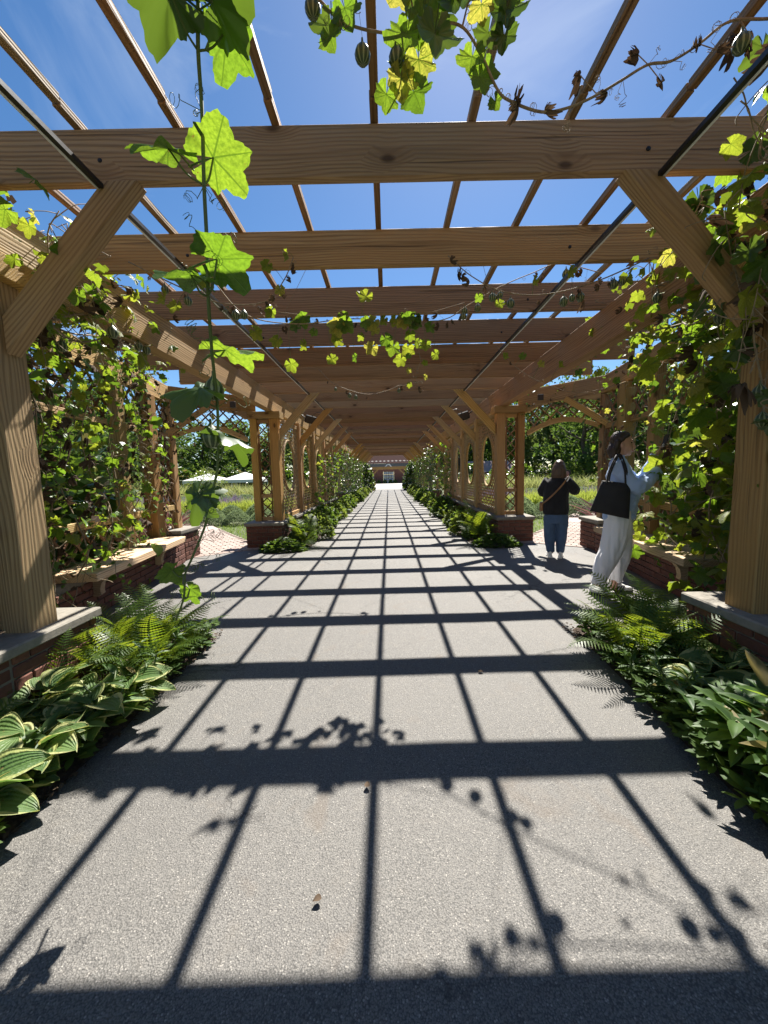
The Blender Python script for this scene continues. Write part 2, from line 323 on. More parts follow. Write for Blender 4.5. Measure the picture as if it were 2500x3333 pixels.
M_BROAD = leafmat('glossy_broad_leaf', (.03, .075, .022), (.085, .15, .04), (.15, .28, .03), (.30, .42, .05), .4, .5, 0, (.2, .16, .05), .05, spec=.35)
# ------------------------------------------------------------------ ground, path
def hgt(x, y):
    d = 0.0
    if y > 34: d -= min(1.0, (y - 34) / 40.0) * 0.63
    return d
def sheet(name, poly_fn, xs, ys, z, mat, kind='structure', wob=0.0):
    v = []; f = []
    for j, y in enumerate(ys):
        for i in range(len(xs)):
            x = poly_fn(i, y)
            w = wob * (noise.noise(Vector((x * .9, y * .9, 3.1))) + .5 * noise.noise(Vector((x * 2.3, y * 2.3, 9.0)))) if wob else 0
            v.append((x, y, z + hgt(x, y) + w))
    n = len(xs)
    for j in range(len(ys) - 1):
        for i in range(n - 1): f.append((j * n + i, j * n + i + 1, (j + 1) * n + i + 1, (j + 1) * n + i))
    return ob(name, mesh(name, v, f, mat, True), kind=kind)
gx = [-600, -200, -80, -40, -20, -12, -8, -5, -3.5, 0, 3.5, 5, 8, 12, 20, 40, 80, 200, 600]
gy = [-200, -40, -10, 0, 5, 10, 20, 30, 34, 38, 44, 50, 56, 62, 68, 74, 90, 150, 300, 800]
sheet('ground', lambda i, y: gx[i], gx, gy, -0.03, M_GROUND)
def half_w(y):           # half width of the asphalt: path, widening to the crossing between the benches
    k = [(-6, 1.43), (2.75, 1.43), (3.0, 2.75), (5.55, 3.25), (6.25, 3.2), (6.62, 2.45), (6.75, 1.45), (12, 1.42), (33, 1.5), (36, 1.5)]
    for (a, u), (b, w) in zip(k, k[1:]):
        if a <= y <= b: return u + (w - u) * (y - a) / (b - a)
    return 1.5
ys = [-6 + .25 * i for i in range(int(39 / .25) + 1)] + [2.75, 3.0, 5.55, 6.25, 6.62, 6.75]; ys = sorted(set(round(y, 3) for y in ys if y <= 32.6))
nx = 25
sheet('asphalt_path', lambda i, y: -half_w(y) + 2 * half_w(y) * i / (nx - 1), list(range(nx)), ys, 0.0, M_ASPH, wob=0.006)
sheet('concrete_forecourt', lambda i, y: (-3.2, -1.2, 1.2, 3.2)[i] * (1 + max(0, y - 60) * .12), [0, 1, 2, 3], [32.605, 34, 38, 44, 50, 56, 60, 66, 73.5], 0.0, M_CONC)
for sgn in (-1, 1):
    for (y0, y1) in ((-4.0, 2.9), (6.7, 33.0)):
        b = MB(); n = max(2, int((y1 - y0) * 3)); v = []; f = []
        for j in range(n + 1):
            y = lerp(y0, y1, j / n)
            for i, x in enumerate((1.40, 1.5, 1.75, 2.0, 2.2)):
                zz = (-.02, .035, .06, .05, .04)[i] + (.02 * noise.noise(Vector((x * 7 * sgn, y * 7, 0))) if i else 0); v.append((sgn * (x - (max(0, 2.4 - y) * .11 * (1 if i < 3 else 0) if sgn > 0 and y0 < 0 else 0) + (.03 * noise.noise(Vector((y * 2, sgn * 3, 1))) if i < 2 else 0)), y, zz))
        for j in range(n):
            for i in range(4): f.append((j * 5 + i, j * 5 + i + 1, j * 5 + 6 + i, j * 5 + 5 + i))
        ob('planting_bed', mesh('planting_bed', v, f, M_SOIL, True), kind='structure')
# brick side paths beyond the arches: every paver its own piece
PB = MB(); PB.box((0, 0, 0), (.196, .094, .05)); PAVM = mesh('paver', *chamfer_box(.188, .088, .05, .006), M_PAVER); fix_normals(PAVM)
def side_path(sgn):
    n = Vector((sgn * .60, .80, 0)); t = Vector((n.y * sgn, -n.x * sgn, 0)); c0 = Vector((sgn * 2.98, 6.42, 0))
    base = MB(); L = 6.5; W = 1.5
    q = [c0 - t * W / 2 - n * .2, c0 + t * W / 2 - n * .2, c0 + t * W / 2 + n * L, c0 - t * W / 2 + n * L]
    v = [(p.x, p.y, z) for z in (-.05, -.012) for p in q]
    s = ob('brick_side_path', mesh('path_bed', v, [(0, 1, 5, 4), (1, 2, 6, 5), (2, 3, 7, 6), (3, 0, 4, 7), (4, 5, 6, 7)], M_JOINT), kind='structure')
    fix_normals(s.data)
    ang = math.atan2(t.y, t.x); cnt = 0
    for r in range(32):
        for k in range(8):
            if cnt >= 250: break
            u = -W / 2 + .1 + k * .2 + (.1 if r % 2 else 0)
            if u > W / 2 - .05: continue
            p = c0 + t * u + n * (r * .1 - .12)
            ob('paver', PAVM, s, T(p.x, p.y, -.014 + random.uniform(-.002, .002)) @ Matrix.Rotation(ang + random.uniform(-.012, .012), 4, 'Z')); cnt += 1
    far = [c0 - t * W / 2 + n * 3.05, c0 + t * W / 2 + n * 3.05, c0 + t * W / 2 + n * L, c0 - t * W / 2 + n * L]
    ob('far_paving', mesh('far_paving', [(p.x, p.y, .008) for p in far], [(0, 1, 2, 3)], M_PAVER), s)
side_path(-1); side_path(1)
for sgn in (-1, 1):   # worn dirt edge beside the side paths
    v = []; c = Vector((sgn * 2.62, 7.6, 0))
    for k in range(24):
        a = 2 * math.pi * k / 24; rr = 1 + .25 * noise.noise(Vector((math.cos(a) * 2, math.sin(a) * 2, sgn)))
        v.append((c.x + .34 * rr * math.cos(a), c.y + 1.0 * rr * math.sin(a), -.016))
    ob('worn_dirt', mesh('worn_dirt', v, [tuple(range(24))], M_DIRT), kind='structure')
# ------------------------------------------------------------------ pergola
D0, DB = 2.105, 0.8312
Z_PL0, Z_B0, Z_B1 = 2.47, 2.80, 3.05
PERG = thing('timber_pergola', 'long brown timber pergola of cross beams and purlins over the asphalt path', 'pergola', (0, 6.3, 0))
PAVIL = [(2.105, 7.09)]
def outer_x(y):
    for a, b in PAVIL:
        if a + .2 < y < b - .3:
            yy = a + (y - a) * (7.09 - 2.105) / (b - a)
            if yy < 3.0: return lerp(2.45, 3.05, (yy - 2.1) / .9)
            if yy < 6.05: return lerp(3.05, 3.55, (yy - 3.0) / 3.05)
            return lerp(3.5, 2.5, (yy - 6.05) / 1.05)
    return 2.42
for k in range(-5, 37):
    y = D0 + k * DB; hw = outer_x(y) + random.uniform(-.02, .03); dz = random.uniform(-.004, .004)
    o = board('cross_beam', (-hw, y + random.uniform(-.006, .006), (Z_B0 + Z_B1) / 2 + dz), (hw, y + random.uniform(-.006, .006), (Z_B0 + Z_B1) / 2 + dz), .047, Z_B1 - Z_B0, M_WOOD, PERG)
    if 0 <= k <= 3:                                     # dark bolt heads near the braces
        for sx in (-1.42, 1.36):
            b = MB(); b.tube([(sx, y - .03, 2.9), (sx, y - .02, 2.9)], .011, 10); ob('bolt', b.build('bolt', M_BOLT, True), o)
for n in range(-4, 5):
    x0 = -.026 + .498 * n; y = -2.2
    while y < 32.2:
        L = min(DB * 5, 32.3 - y); a = random.uniform(-.007, .007)
        board('purlin', (x0 + a, y + .004, Z_B1 + .021), (x0 + a + random.uniform(-.006, .006), y + L - .004, Z_B1 + .021 + random.uniform(0, .004)), .04, .042, M_WOOD, PERG, c=.003); y += L
for sgn in (-1, 1):
    y = -2.3
    while y < 32:
        L = DB * 6
        board('side_plate', (sgn * 2.14, y + .003, (Z_PL0 + Z_B0) / 2 - .002), (sgn * 2.14, y + L - .003, (Z_PL0 + Z_B0) / 2 - .002), .14, Z_B0 - Z_PL0, M_POST if sgn < 0 else M_WOOD, PERG); y += L
BRK = {}
def brick(parent, c, L, ang, d=.1, h=.06, sink=0):
    key = (round(L, 3), round(d, 3))
    if key not in BRK: BRK[key] = mesh('brick', *chamfer_box(L, d, h, .005), M_BRICK); fix_normals(BRK[key])
    return ob('brick', BRK[key], parent, T(c) @ Matrix.Rotation(ang + random.uniform(-.01, .01), 4, 'Z'))
def brick_face(parent, p0, p1, z0, rows, nrm, L=.2):
    p0, p1 = Vector((*p0, 0)), Vector((*p1, 0)); d = p1 - p0; W = d.length; d.normalize(); ang = math.atan2(d.y, d.x)
    for r in range(rows):
        u = 0.0; first = (L / 2 if r % 2 else L)
        while u < W - .03:
            l = min(first if u == 0 else L, W - u)
            if W - u - l < .05: l = W - u
            c = p0 + d * (u + l / 2) + Vector((nrm[0], nrm[1], 0)) * (-.045 + random.uniform(-.002, .002))
            brick(parent, (c.x, c.y, z0 + .035 + r * .07), round(l - .01, 3), ang); u += l
def pier(parent, x0, x1, y0, y1, top, bricks=True, name='brick_pier'):
    b = MB(); b.box(((x0 + x1) / 2, (y0 + y1) / 2, (top - .06) / 2), (x1 - x0 - .016, y1 - y0 - .016, top - .06 + .02))
    o = ob(name, b.build(name, M_MORTAR if bricks else M_BRICK), parent)
    rows = int(round((top - .06) / .07))
    if bricks:
        brick_face(o, (x0, y0), (x1, y0), 0, rows, (0, -1)); brick_face(o, (x0, y0 + .1), (x0, y1), 0, rows, (-1, 0)); brick_face(o, (x1, y0 + .1), (x1, y1), 0, rows, (1, 0))
    ob('cap_stone', mesh('cap_stone', *chamfer_box(x1 - x0 + .05, y1 - y0 + .05, .058, .008), M_STONE), o, T((x0 + x1) / 2, (y0 + y1) / 2, top - .03)); fix_normals(o.children[-1].data)
    return o
def lattice(parent, org, ux, w, h, inside, sp=.14, sw=.032, th=.012, name='lattice_slat', joined=None, mat=M_LATT, steps=120, z0=0):
    """two crossing layers of slats on the plane org + ux*u + z*v, cut to inside(u, v)"""
    org = Vector(org); ux = Vector(ux).normalized(); nn = ux.cross(Vector((0, 0, 1)))
    for lay in (0, 1):
        dr = Vector((1, 1)) if lay == 0 else Vector((1, -1)); dr = dr.normalized()
        off = -(w + h)
        pr = Vector((-dr.y, dr.x))
        R_ = math.hypot(w, h)
        k = -int(R_ / sp) - 1
        while k * sp < R_:
            c = Vector((w / 2, h / 2)) + pr * (k * sp); k += 1
            start = None
            for i in range(steps + 1):
                t = -R_ / 2 * 1.05 + R_ * 1.05 * i / steps; q = c + dr * t
                ok = 0 <= q.x <= w and 0 <= q.y <= h and inside(q.x, q.y)
                if ok and start is None: start = t
                if (not ok or i == steps) and start is not None:
                    if t - start > sw:
                        a, b = c + dr * (start - .008), c + dr * (t + .004 if not ok else t); s = nn * (lay * (th + .001) - th / 2)
                        A = org + ux * a.x + Vector((0, 0, a.y)) + s; B = org + ux * b.x + Vector((0, 0, b.y)) + s
                        if joined is not None:
                            M = frame(A, B, nn); joined.box(M.translation, ((B - A).length, sw, th), M.to_3x3())
                        else: board(name, A, B, sw, th, mat, parent, up=nn, c=0)
                    start = None
def pillar(y, sgn, detail=True):
    s = sgn * 1.05
    o = board('pillar_post', (s * 1.99, y, .455), (s * 1.99, y, 2.345), .155, .18, M_POST, PERG, up=(0, 1, 0))
    board('pillar_post', (s * 2.345, y, .455), (s * 2.345, y, 2.345), .12, .18, M_POST, PERG, up=(0, 1, 0))
    board('pillar_capital', (s * 1.86, y, 2.407), (s * 2.46, y, 2.407), .26, .124, M_POST, PERG)
    for z in (.50, .93, 2.30): board('pillar_rail', (s * 2.082, y - .03, z), (s * 2.283, y - .03, z), .05, .07, M_POST, PERG)
    if detail:
        for z0, z1 in ((.535, .895), (.965, 2.265)):
            pan = thing_part('lattice_panel', PERG, (s * 2.18, y, z0))
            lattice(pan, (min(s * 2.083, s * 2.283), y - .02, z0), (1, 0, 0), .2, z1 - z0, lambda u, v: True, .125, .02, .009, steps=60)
            for xx in (2.092, 2.272): board('edge_strip', (s * xx, y - .045, z0), (s * xx, y - .045, z1), .018, .02, M_LATT, pan, up=(0, 1, 0), c=0)
    else:
        j = MB(); lattice(None, (min(s * 2.083, s * 2.283), y - .02, .54), (1, 0, 0), .2, 1.73, lambda u, v: True, .105, .02, .009, joined=j, steps=60)
        ob('lattice_panel', j.build('lattice_panel', M_LATT), PERG)
    pier(PERG, *sorted((s * 1.86, s * 2.48)), y - .36, y + .3, .46, bricks=y < 8)
def thing_part(name, parent, loc): return ob(name, None, parent, T(loc))
def brace(y, sgn, x0=1.99, z0=2.07, x1=1.29, z1=2.83):
    # ends cut flat against post and beam
    w = .105; d = Vector((x1 - x0, 0, z1 - z0)).normalized(); t = .085
    A = Vector((x0, 0, z0)); n = Vector((d.z, 0, -d.x)); hw = w / 2 + .012
    vs = []
    zc = Z_B0 - .003; xp = 1.998
    for side in (-1, 1):
        p = A + n * hw * side; tt = (zc - p.z) / d.z; top = p + d * tt; tb = (xp - p.x) / d.x; bot = p + d * tb
        vs += [bot, top]
    loop = [vs[0], vs[1], vs[3], vs[2]]; v = [(q.x * sgn, y + yy, q.z) for yy in (-t / 2, t / 2) for q in loop]
    # express in a frame along the brace so the grain follows it
    M = frame((A.x * sgn, y, A.z), (x1 * sgn, y, z1)); Mi = M.inverted()
    m = mesh('brace', [Mi @ Vector(q) for q in v], [(0, 1, 2, 3), (7, 6, 5, 4), (0, 4, 5, 1), (1, 5, 6, 2), (2, 6, 7, 3), (3, 7, 4, 0)], M_POST); fix_normals(m)
    bm = bmesh.new(); bm.from_mesh(m); bmesh.ops.bevel(bm, geom=bm.edges[:], offset=.004, segments=1, affect='EDGES'); bm.to_mesh(m); bm.free()
    return ob('brace', m, PERG, M)
def oval_panel(y0, y1, sgn, x=2.08):
    j = MB(); w = y1 - y0; h = 1.83; a, b = w * .30, .52; cu, cv = w / 2, 1.0
    lattice(None, (sgn * x, y0, .50), (0, 1, 0), w, h, lambda u, v: ((u - cu) / a) ** 2 + ((v - cv) / b) ** 2 > 1.0, .088, .026, .010, joined=j, steps=140)
    pan = ob('lattice_panel', j.build('lattice_slats', M_POST), PERG); pan['kind'] = 'stuff'
    pts = [Vector((sgn * x, y0 + cu + a * math.cos(q), .50 + cv + b * math.sin(q))) for q in [2 * math.pi * i / 40 for i in range(41)]]
    r = MB(); r.tube(pts, .028, 6, close=False); ob('oval_ring', r.build('oval_ring', M_POST, True), pan)
    for z in (.50, 2.36): board('panel_rail', (sgn * x, y0 + .002, z), (sgn * x, y1 - .002, z), .07, .08, M_POST, PERG)
def low_wall(y0, y1, sgn, bricks, label):
    w = thing('low_brick_wall', label, 'wall', (sgn * 2.20, (y0 + y1) / 2, 0))
    b = MB(); b.box((sgn * 2.20, (y0 + y1) / 2, .2), (.40, y1 - y0, .40)); core = ob('wall_core', b.build('wall_core', M_MORTAR if bricks else M_BRICK), w)
    if bricks: brick_face(w, (sgn * 1.99, y0), (sgn * 1.99, y1), 0, 5, (-sgn, 0), .215)
    n = max(1, int((y1 - y0) / .9)); 
    for i in range(n):
        a, c = lerp(y0, y1, i / n), lerp(y0, y1, (i + 1) / n)
        k = ob('cap_stone', mesh('cap_stone', *chamfer_box(.50, c - a - .008, .055, .008), M_STONE), w, T(sgn * 2.20, (a + c) / 2, .429)); fix_normals(k.data)
    return w
for sgn in (-1, 1):
    side = 'left' if sgn < 0 else 'right'
    for k in (0, 6): pillar(D0 + k * DB, sgn)
    for k in (14, 20): pillar(D0 + k * DB, sgn, False)
    posts = [8, 10, 12, 22, 24, 26, 28, 30, 32, 34, 36]
    for k in posts:
        y = D0 + k * DB
        board('post', (sgn * 2.08, y, .44), (sgn * 2.08, y, Z_PL0 + .01), .15, .15, M_POST, PERG, up=(0, 1, 0))
    for k in [0, 6, 8, 10, 12, 14, 20, 22, 24, 26, 28, 30, 32, 34, 36]: brace(D0 + k * DB, sgn)
    seq = [6, 8, 10, 12, 14]
    for a, b in zip(seq, seq[1:]): oval_panel(D0 + a * DB + .09, D0 + b * DB - .09, sgn)
    low_wall(-3.0, 1.742, sgn, True, f'low brick wall with stone cap behind the hostas on the {side}')
    low_wall(D0 + 6 * DB + .305, D0 + 14 * DB - .37, sgn, False, f'low brick wall under the oval lattice panels on the {side}')
    low_wall(D0 + 20 * DB + .305, 32.3, sgn, False, f'far low brick wall near the end of the pergola on the {side}')
# the crossing: outer posts, headers, arches and lattice on both sides
for sgn in (-1, 1):
    O = Vector((sgn * 3.45, 6.05, 0)); F = Vector((sgn * 2.53, 7.02, 0)); Q = Vector((sgn * 3.0, 3.0, 0)); N = Vector((sgn * 2.40, 2.2, 0))
    pier(PERG, *sorted((sgn * 3.22, sgn * 3.72)), 5.72, 6.28, .50, name='brick_pier')
    for p, w in ((O, .12), (Vector((sgn * 3.30, 5.27, 0)), .17), (Vector((sgn * 3.14, 4.46, 0)), .12), (Q, .13)):
        board('outer_post', (p.x, p.y, .44), (p.x, p.y, 2.45), w, w, M_POST, PERG, up=(0, 1, 0))
    up = Vector((0, 0, 2.6)); d = (F - O).normalized()
    board('outer_header', O - d * .12 + up, F + up + d * .12, .09, .27, M_POST, PERG); board('outer_header', Q + up, O + up, .088, .262, M_POST, PERG); board('outer_header', N + up, Q + up, .086, .258, M_POST, PERG)
    # arch rib and its upper twin, lattice between
    L = (F - O).length - .12; a0 = O + d * .06; nn = Vector((d.y, -d.x, 0)) * (1 if sgn < 0 else -1)
    arch = lambda u: 1.93 + .17 * math.sin(math.pi * u / L); crown = lambda u: 2.33 + .13 * math.sin(math.pi * u / L) ** .6
    for fn, hh, nm in ((arch, .075, 'arch_rib'), (crown, .075, 'arch_head')):
        v = []; f = []; n = 16
        for i in range(n + 1):
            u = L * i / n
            for zz in (fn(u), fn(u) + (hh if nm == 'arch_rib' else 2.475 - fn(u))):
                for s_ in (-.04, .04): q = a0 + d * u + nn * s_; v.append((q.x, q.y, zz))
        for i in range(n):
            b = i * 4; f += [(b, b + 4, b + 5, b + 1), (b + 2, b + 3, b + 7, b + 6), (b, b + 2, b + 6, b + 4), (b + 1, b + 5, b + 7, b + 3)]
        f += [(0, 1, 3, 2), (n * 4, n * 4 + 2, n * 4 + 3, n * 4 + 1)]
        M = frame(a0, a0 + d * L); M.translation = a0 + Vector((0, 0, 2.2)); Mi = M.inverted()
        m = mesh(nm, [Mi @ Vector(q) for q in v], f, M_POST); fix_normals(m); ob(nm, m, PERG, M)
    pan = thing_part('lattice_panel', PERG, a0 + Vector((0, 0, 2.0)))
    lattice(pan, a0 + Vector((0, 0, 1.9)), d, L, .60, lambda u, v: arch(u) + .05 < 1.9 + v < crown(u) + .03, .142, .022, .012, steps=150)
    # brace from header to outer post
    A = O + (Q - O).normalized() * .05 + Vector((0, 0, 1.98)); B = O + (F - O) * .48 + Vector((0, 0, 2.47))
    board('brace', A - Vector((0, .06, 0)), B - Vector((0, .06, 0)), .08, .09, M_POST, PERG)
    # side wall: rails, lattice below the rail
    dq = (O - Q).normalized(); LQ = (O - Q).length
    for z, h in ((.84, .08), (1.95, .07)): board('wall_rail', Q + dq * .07 + Vector((0, 0, z)), O - dq * .07 + Vector((0, 0, z)), .06, h, M_POST, PERG)
    pan = thing_part('lattice_panel', PERG, Q + Vector((0, 0, .5)))
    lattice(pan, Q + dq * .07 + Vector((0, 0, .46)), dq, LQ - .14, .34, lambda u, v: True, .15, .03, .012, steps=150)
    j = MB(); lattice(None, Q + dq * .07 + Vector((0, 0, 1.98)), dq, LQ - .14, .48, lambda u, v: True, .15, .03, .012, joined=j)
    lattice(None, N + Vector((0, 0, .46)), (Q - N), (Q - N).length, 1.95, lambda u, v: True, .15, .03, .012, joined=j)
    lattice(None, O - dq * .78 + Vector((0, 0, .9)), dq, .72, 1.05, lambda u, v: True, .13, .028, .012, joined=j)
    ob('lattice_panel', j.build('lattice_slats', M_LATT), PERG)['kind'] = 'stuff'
    # wall under the lattice, and the bench
    side = 'left' if sgn < 0 else 'right'
    wl = thing('low_brick_wall', f'dark brick wall beneath the wooden bench on the {side}', 'wall', (sgn * 3.1, 4.3, 0))
    nrm = Vector((-sgn * dq.y, sgn * dq.x, 0))
    fr0 = Q + nrm * .24 - dq * .55; fr1 = O + nrm * .20 - dq * .33
    if nrm.x * sgn > 0: nrm = -nrm; fr0 = Q + nrm * .24 - dq * .55; fr1 = O + nrm * .20 - dq * .33
    bk0, bk1 = fr0 - nrm * .36, fr1 - nrm * .36
    v = [(p.x, p.y, z) for z in (-.02, .415) for p in (fr0, fr1, bk1, bk0)]
    m = mesh('wall_core', v, [(0, 1, 5, 4), (1, 2, 6, 5), (2, 3, 7, 6), (3, 0, 4, 7), (4, 5, 6, 7)], M_MORTAR); fix_normals(m); ob('wall_core', m, wl)
    fo = nrm * .012; brick_face(wl, (fr0 + fo)[:2], (fr1 + fo)[:2], 0, 5, nrm, .21)
    bn = thing('bench', f'pale wooden plank bench on scrolled brackets against the {side} niche wall', 'bench', (sgn * 2.9, 4.2, 0))
    s0 = Q + dq * .12 + nrm * .27; s1 = Q + dq * 2.12 + nrm * .27
    board('seat_plank', s0 + Vector((0, 0, .457)), s1 + Vector((0, 0, .457)), .42, .075, M_BENCH, bn, c=.006)
    for t_ in (.18, .82):
        p = s0.lerp(s1, t_); pr = [(0, .418), (.17, .418), (.165, .39), (.12, .365), (.085, .32), (.07, .26), (.075, .215), (.04, .19), (0, .2)]
        base = p - nrm * .035; v = []; n_ = len(pr)
        for s_ in (-.035, .035):
            for (a, z) in pr: q = base + nrm * (a) + dq * s_; v.append((q.x, q.y, z))
        m = mesh('bracket', v, [tuple(range(n_)), tuple(range(n_, 2 * n_))[::-1]] + [(i, (i + 1) % n_, n_ + (i + 1) % n_, n_ + i) for i in range(n_)], M_BENCH); fix_normals(m); ob('bracket', m, bn)
# light strips and lamps
for sgn in (-1, 1):
    side = 'left' if sgn < 0 else 'right'
    st = thing('light_strip', f'thin black and white light strip running under the beams on the {side}', 'light strip', (sgn * 1.42, 6, 2.78))
    y = -2.0; i = 0; zz = 2.785
    pts = []
    while y < 31: pts.append(Vector((sgn * (1.415 + .012 * noise.noise(Vector((y, sgn, 0)))), y, zz - .006 - .012 * abs(math.sin(y * 1.9))))); y += DB
    b = MB(); w = MB()
    for p, q in zip(pts, pts[1:]):
        M = frame(p, q); b.box(M.translation, ((q - p).length + .002, .024, .022), M.to_3x3())
        M2 = M.copy(); M2.translation += Vector((sgn * .019, 0, -.002)); w.box(M2.translation, ((q - p).length + .002, .012, .020), M.to_3x3())
    ob('black_cable', b.build('black_cable', M_BLACK), st); ob('white_bar', w.build('white_bar', M_WHITEBAR), st)
    lm = thing('flood_lamp', f'small black flood lamp hung from the {side} side plate', 'lamp', (sgn * 1.8, 9.0, 2.6))
    v, f = chamfer_box(.26, .16, .18, .02); M = T(sgn * 1.78, 8.95, 2.58) @ Matrix.Rotation(-sgn * .3, 4, 'Y')
    m = mesh('lamp_housing', v, f, M_BLACK); fix_normals(m); ob('lamp_housing', m, lm, M)
    b = MB(); b.tube(spline([(sgn * 1.9, 8.95, 2.62), (sgn * 2.0, 8.95, 2.70), (sgn * 2.07, 8.95, 2.66)], 4), .012, 6); ob('lamp_arm', b.build('lamp_arm', M_DARKMETAL, True), lm)
    b = MB(); b.tube(spline([(sgn * 1.75, 8.9, 2.66), (sgn * 1.62, 8.9, 2.74), (sgn * 1.5, 8.9, 2.72), (sgn * 1.45, 8.9, 2.77)], 4), .006, 5); ob('power_cable', b.build('power_cable', M_BLACK, True), lm)
    cb = thing('junction_box', f'small black box clipped under the {side} outer header', 'junction box', (sgn * 2.3, 6.6, 2.6))
    v, f = chamfer_box(.09, .05, .10, .006); m = mesh('box_body', v, f, M_BLACK); fix_normals(m); ob('box_body', m, cb, T(sgn * 2.62, 6.55, 2.52))
# ------------------------------------------------------------------ leaf shapes
def gourd_leaf(seed, droop=.35, fold=.25, withered=0.0):
    rg = random.Random(seed); lob = [(0, 1.0), (52, .92), (-52, .92), (104, .70), (-104, .70)]
    n = 67; out = []
    lj = [(a + rg.uniform(-5, 5), r * rg.uniform(.9, 1.08)) for a, r in lob]
    for i in range(n):
        a = -165 + 330 * i / (n - 1); r = .60
        for la, lr in lj:
            dd = abs(a - la) / 26.0; r = max(r, lr * (1 - .27 * min(1, dd) ** 1.2) if dd < 1.2 else 0)
        r *= 1 + (.03, .0, -.028)[i % 3] + rg.uniform(-.02, .02)
        out.append((a, r * .55))
    V = [(0, 0, 0)]; uv = [(0, 0)]; rings = (.36, .7, 1.0)
    ph = rg.uniform(0, 6)
    for q in rings:
        for a, r in out:
            x, y = math.sin(R(a)) * r * q, math.cos(R(a)) * r * q; d = math.hypot(x, y)
            z = -droop * d * d * 1.3 - fold * abs(x) * .5 + .055 * q * math.sin(R(a) * 3.46 + ph * .2 + 1.5) + .03 * q * q * math.sin(R(a) * 9 + ph * 2) + rg.uniform(-.012, .012)
            if withered:
                k = withered; x *= (1 - .72 * k * q); z -= k * (.5 * abs(math.sin(R(a) * 2.5)) * d); y = y * (1 - .15 * k); z += .12 * k * math.sin(R(a) * 7 + ph) * q
            V.append((x, y, z)); uv.append((math.sin(R(a)) * r * q / .55, math.cos(R(a)) * r * q / .55))
    F = []
    for i in range(n - 1): F.append((0, 1 + i, 2 + i))
    for k in range(2):
        o = 1 + k * n
        for i in range(n - 1): F.append((o + i, o + n + i, o + n + i + 1, o + i + 1))
    # stalk
    pv, pf = tube_geo([(0, 0, 0), (0, -.14, -.05), (0, -.30, -.20)], [.009, .011, .013], 4, False); o = len(V)
    V += pv; uv += [(0, .3)] * len(pv); F += [tuple(i + o for i in q) for q in pf]
    return V, F, uv
def mk(fn, mat, n, **k):
    r = []
    for i in range(n):
        v, f, uv = fn(101 + i * 7, **k); r.append(mesh('leaf', v, f, mat, True, uv))
    return r
L_GOURD = mk(gourd_leaf, M_LEAF, 5); L_YEL = mk(gourd_leaf, M_LEAFY, 4, droop=.5); L_FLAT = mk(gourd_leaf, M_LEAF, 3, droop=.15, fold=.1)
L_DRK = mk(gourd_leaf, M_LEAFD, 4, droop=.4); L_DEAD = mk(gourd_leaf, M_DEAD, 4, withered=1.0, droop=.9)
L_HELD = mk(gourd_leaf, M_LEAFY, 1, droop=.12, fold=.15)[0]
def heart_leaf(seed):
    rg = random.Random(seed); V = []; uv = []; F = []; n = 9
    for j in range(n):
        t = j / (n - 1); w = .42 * (math.sin(math.pi * min(1, t * .93 + .07) ** .62)) ** .9 if 0 < t < 1 else .02
        for i in (-1, -.5, 0, .5, 1):
            x = w * i; y = t - (.12 * abs(i) if t < .15 else 0); V.append((x, y, .12 * abs(i) - .4 * t * t * .5 + rg.uniform(-.01, .01))); uv.append((x, y))
    for j in range(n - 1):
        for i in range(4): F.append((j * 5 + i, j * 5 + i + 1, j * 5 + i + 6, j * 5 + i + 5))
    return V, F, uv
M_HEART = leafmat('heart_leaf', (.04, .10, .02), (.09, .17, .03), (.14, .30, .02), (.28, .42, .03), .42, .38)
L_HEART = mk(heart_leaf, M_HEART, 3)
def leaf_M(p, tip, nrm, s):
    y = Vector(tip).normalized(); z = Vector(nrm); z = (z - y * z.dot(y)); z = z.normalized() if z.length > 1e-4 else y.orthogonal().normalized(); x = y.cross(z)
    M = Matrix((x * s, y * s, z * s)).transposed().to_4x4(); M.translation = p; return M
def rv(rg, a=1.0): return Vector((rg.uniform(-a, a), rg.uniform(-a, a), rg.uniform(-a, a)))
def add_leaf(parent, rg, kinds, p, s, tip=None, nrm=None, name='leaf'):
    tip = tip if tip is not None else Vector((rg.uniform(-1, 1), rg.uniform(-1, 1), rg.uniform(-1.0, .1)))
    nrm = nrm if nrm is not None else Vector((.14, .55, .8)) + rv(rg, .62)
    return ob(name, rg.choice(kinds), parent, leaf_M(p, tip, nrm, s))
def tendril(rg, p, d, L=.14, r=.0012):
    pts = []; a0 = rg.uniform(0, 6); tt = rg.uniform(1.5, 3.0); d = Vector(d).normalized(); u = d.orthogonal().normalized(); w = d.cross(u)
    for i in range(26):
        t = i / 25; a = a0 + tt * 2 * math.pi * max(0, t - .35) / .65; rr = L * .16 * (1 if t > .35 else t / .35) * (1 - .4 * t)
        pts.append(Vector(p) + d * L * (min(t, .5) + .25 * t) + (u * math.cos(a) + w * math.sin(a)) * rr)
    return pts, r
GOURDM = None
def gourd_mesh():
    v = []; f = []; prof = [(0, .0), (.018, .003), (.031, .02), (.034, .04), (.026, .06), (.012, .074), (.005, .085), (.004, .10)]; n = 10
    for r, z in prof:
        for k in range(n): a = 2 * math.pi * k / n; v.append((r * math.cos(a), r * math.sin(a), z - .085))
    for j in range(len(prof) - 1):
        for k in range(n): f.append((j * n + k, j * n + (k + 1) % n, (j + 1) * n + (k + 1) % n, (j + 1) * n + k))
    return mesh('gourd', v, f, M_GOURD, True)
GOURDM = gourd_mesh()
def stems(parent, lines, r, mat, name='stem', k=5, r1=None, n=5):
    b = MB()
    for l in lines: b.tube(spline(l, k), r, n, r1 if r1 is not None else r * .6)
    return ob(name, b.build(name, mat, True), parent)
